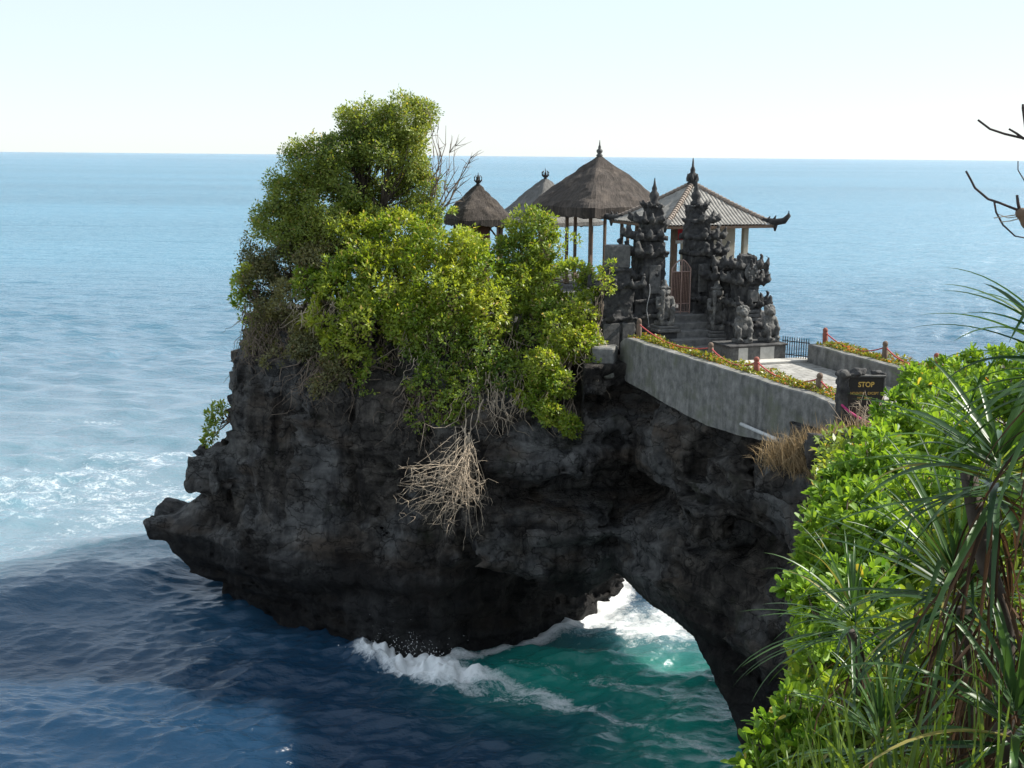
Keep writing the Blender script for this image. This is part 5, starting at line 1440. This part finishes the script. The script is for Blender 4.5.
screw_pine('small screw pine low in the middle of the bottom edge', (880, 745), 7.4, 50, .80, .020, 205, 20, lean=(-.1, -.1, .1))
screw_pine('screw pine rooted beyond the right edge with bent blades crossing against the sea', (1062, 372), 6.2, 46, .80, .022, 206, 60, lean=(-.35, 0, .0), hi=1.0)
GG = 'tufts of coarse grass at the bottom of the slope'
for k, (x, y, Y, lab) in enumerate(((950, 800, 5.8, 'bright coarse grass tuft at the bottom edge, nearest the right corner'), (875, 815, 6.0, 'bright coarse grass tuft at the bottom edge, left of the tallest one'), (800, 830, 6.8, 'coarse grass tuft rising beside the lowest broad leaved shrub'))):
    grass_tuft('grass_tuft', lab, 'grass', [at(x, y, Y), at(x + 25, y + 5, Y), at(x - 30, y + 8, Y)], 36, .78, LEAF_GRASS, 300 + k, (-.1, 0, .9), .012, .10, GG, .4)

# bare branching twig tree reaching in from the right
def twig_tree():
    rng = np.random.RandomState(6)
    root = np.array([3.3, 5.7, float(ground_z(np.array(3.3), np.array(5.7))) - .1])
    t = thing('bare_tree', 'leafless dark branches reaching in at the upper right edge', 'tree', root)
    def P_(x, y, Y): return at(x, y, Y) - root
    trunk = crooked((0, 0, 0), P_(1085, 330, 5.7), 8, .02, rng); trunk2 = crooked(P_(1085, 330, 5.7), P_(1075, 120, 5.5), 6, .02, rng)
    tubes_obj('trunk', [(trunk, np.linspace(.07, .045, 8)), (trunk2, np.linspace(.045, .02, 6))], M_darkbark, t, 7)
    def br(pts, r): return (np.array([P_(*q) for q in pts]), np.linspace(r * .5, r * .36, len(pts)))
    b = [br([(1080, 150, 5.5), (1050, 141, 5.4), (1022, 138, 5.4), (1005, 134, 5.4), (990, 129, 5.4), (978, 120, 5.4)], .013),
         br([(1024, 139, 5.4), (1016, 133, 5.4), (1009, 129, 5.4)], .012),
         br([(1085, 235, 5.6), (1045, 218, 5.5), (1020, 211, 5.4), (1000, 203, 5.4), (988, 199, 5.4), (975, 188, 5.4), (971, 180, 5.4), (966, 171, 5.4)], .013),
         br([(994, 200, 5.4), (996, 212, 5.4), (1003, 225, 5.4), (1015, 236, 5.4), (1030, 239, 5.4), (1060, 240, 5.5)], .009),
         br([(1020, 212, 5.4), (1018, 203, 5.4), (1017, 195, 5.4)], .016),
         br([(1032, 195, 5.4), (1024, 180, 5.4), (1018, 170, 5.4), (1018, 161, 5.4)], .006),
         br([(1030, 160, 5.4), (1023, 108, 5.4), (1023, 104, 5.4)], .014)]
    tubes_obj('branches', b, M_darkbark, t, 6)
    bd = sdf_obj('dry_bract', lambda P: smin(s_ell(P, (0, 0, 0), (.04, .028, .024)), s_ell(P, (.02, 0, -.03), (.024, .024, .03)), .02) + .006 * vnoise(P, 30, 1), (-.1, -.1, -.12), (.1, .1, .08), .009, M_wood, t)
    bd.location = tuple(P_(1023, 214, 5.4))
    rb = [br([(1022, 214, 5.4), (1008, 216, 5.38), (994, 218, 5.36)], .005), br([(1022, 218, 5.4), (1010, 221, 5.38), (1000, 222, 5.36)], .005), br([(1022, 216, 5.4), (1008, 218, 5.42), (998, 214, 5.42)], .004)]
    tubes_obj('dry_leaf_strips', rb, M_twig, t, 4)
twig_tree()

# dry twigs by the sign
rngt = np.random.RandomState(15)
tw = thing('dry_weed', 'dry twiggy weed in front of the stop sign at the end of the wall', 'weed', (8.1, 27.2, 9.7))
pp = []
for _ in range(34):
    a = np.array([rngt.normal(0, .3), rngt.normal(0, .15), 0]); e = a + np.array([rngt.normal(.05, .25), rngt.normal(0, .15), rngt.uniform(.4, 1.0)])
    P = crooked(a, e, 6, .06, rngt); pp.append((P, np.linspace(.009, .004, 6)))
    for j in range(3): pp.append((crooked(P[3 + j % 3], P[3 + j % 3] + rngt.normal(0, .13, 3) + np.array([0, 0, .1]), 3, .05, rngt), np.linspace(.005, .003, 3)))
tubes_obj('stems', pp, M_twig, tw)

# undergrowth that closes the slope between the shrubs
def undergrowth():
    rng = np.random.RandomState(55); n = 30000
    Y = rng.uniform(3.5, 27, n); edge = np.interp(Y, [5, 9.7, 15, 21.5, 27.2], [.8, 2.2, 3.6, 5.4, 6.6])
    X = edge + rng.exponential(3.2, n) * (.6 + Y / 20) + .1
    keep = (Y < 21.5) | (X > 10)
    X, Y = X[keep], Y[keep]; n = len(X)
    P = np.stack([X, Y, ground_z(X, Y) + .02 + rng.rand(n) * .45], -1)
    D = unit(rng.normal(0, 1, (n, 3)) + np.array([0, 0, .5])); Nn = unit(rng.normal(0, .6, (n, 3)) + np.array([0, 0, 1]))
    L = rng.uniform(.08, .2, n)
    struct(leaves_obj('undergrowth', P, D, Nn, L, L * .4, LEAF_MID, None, rng), 'stuff')
undergrowth()
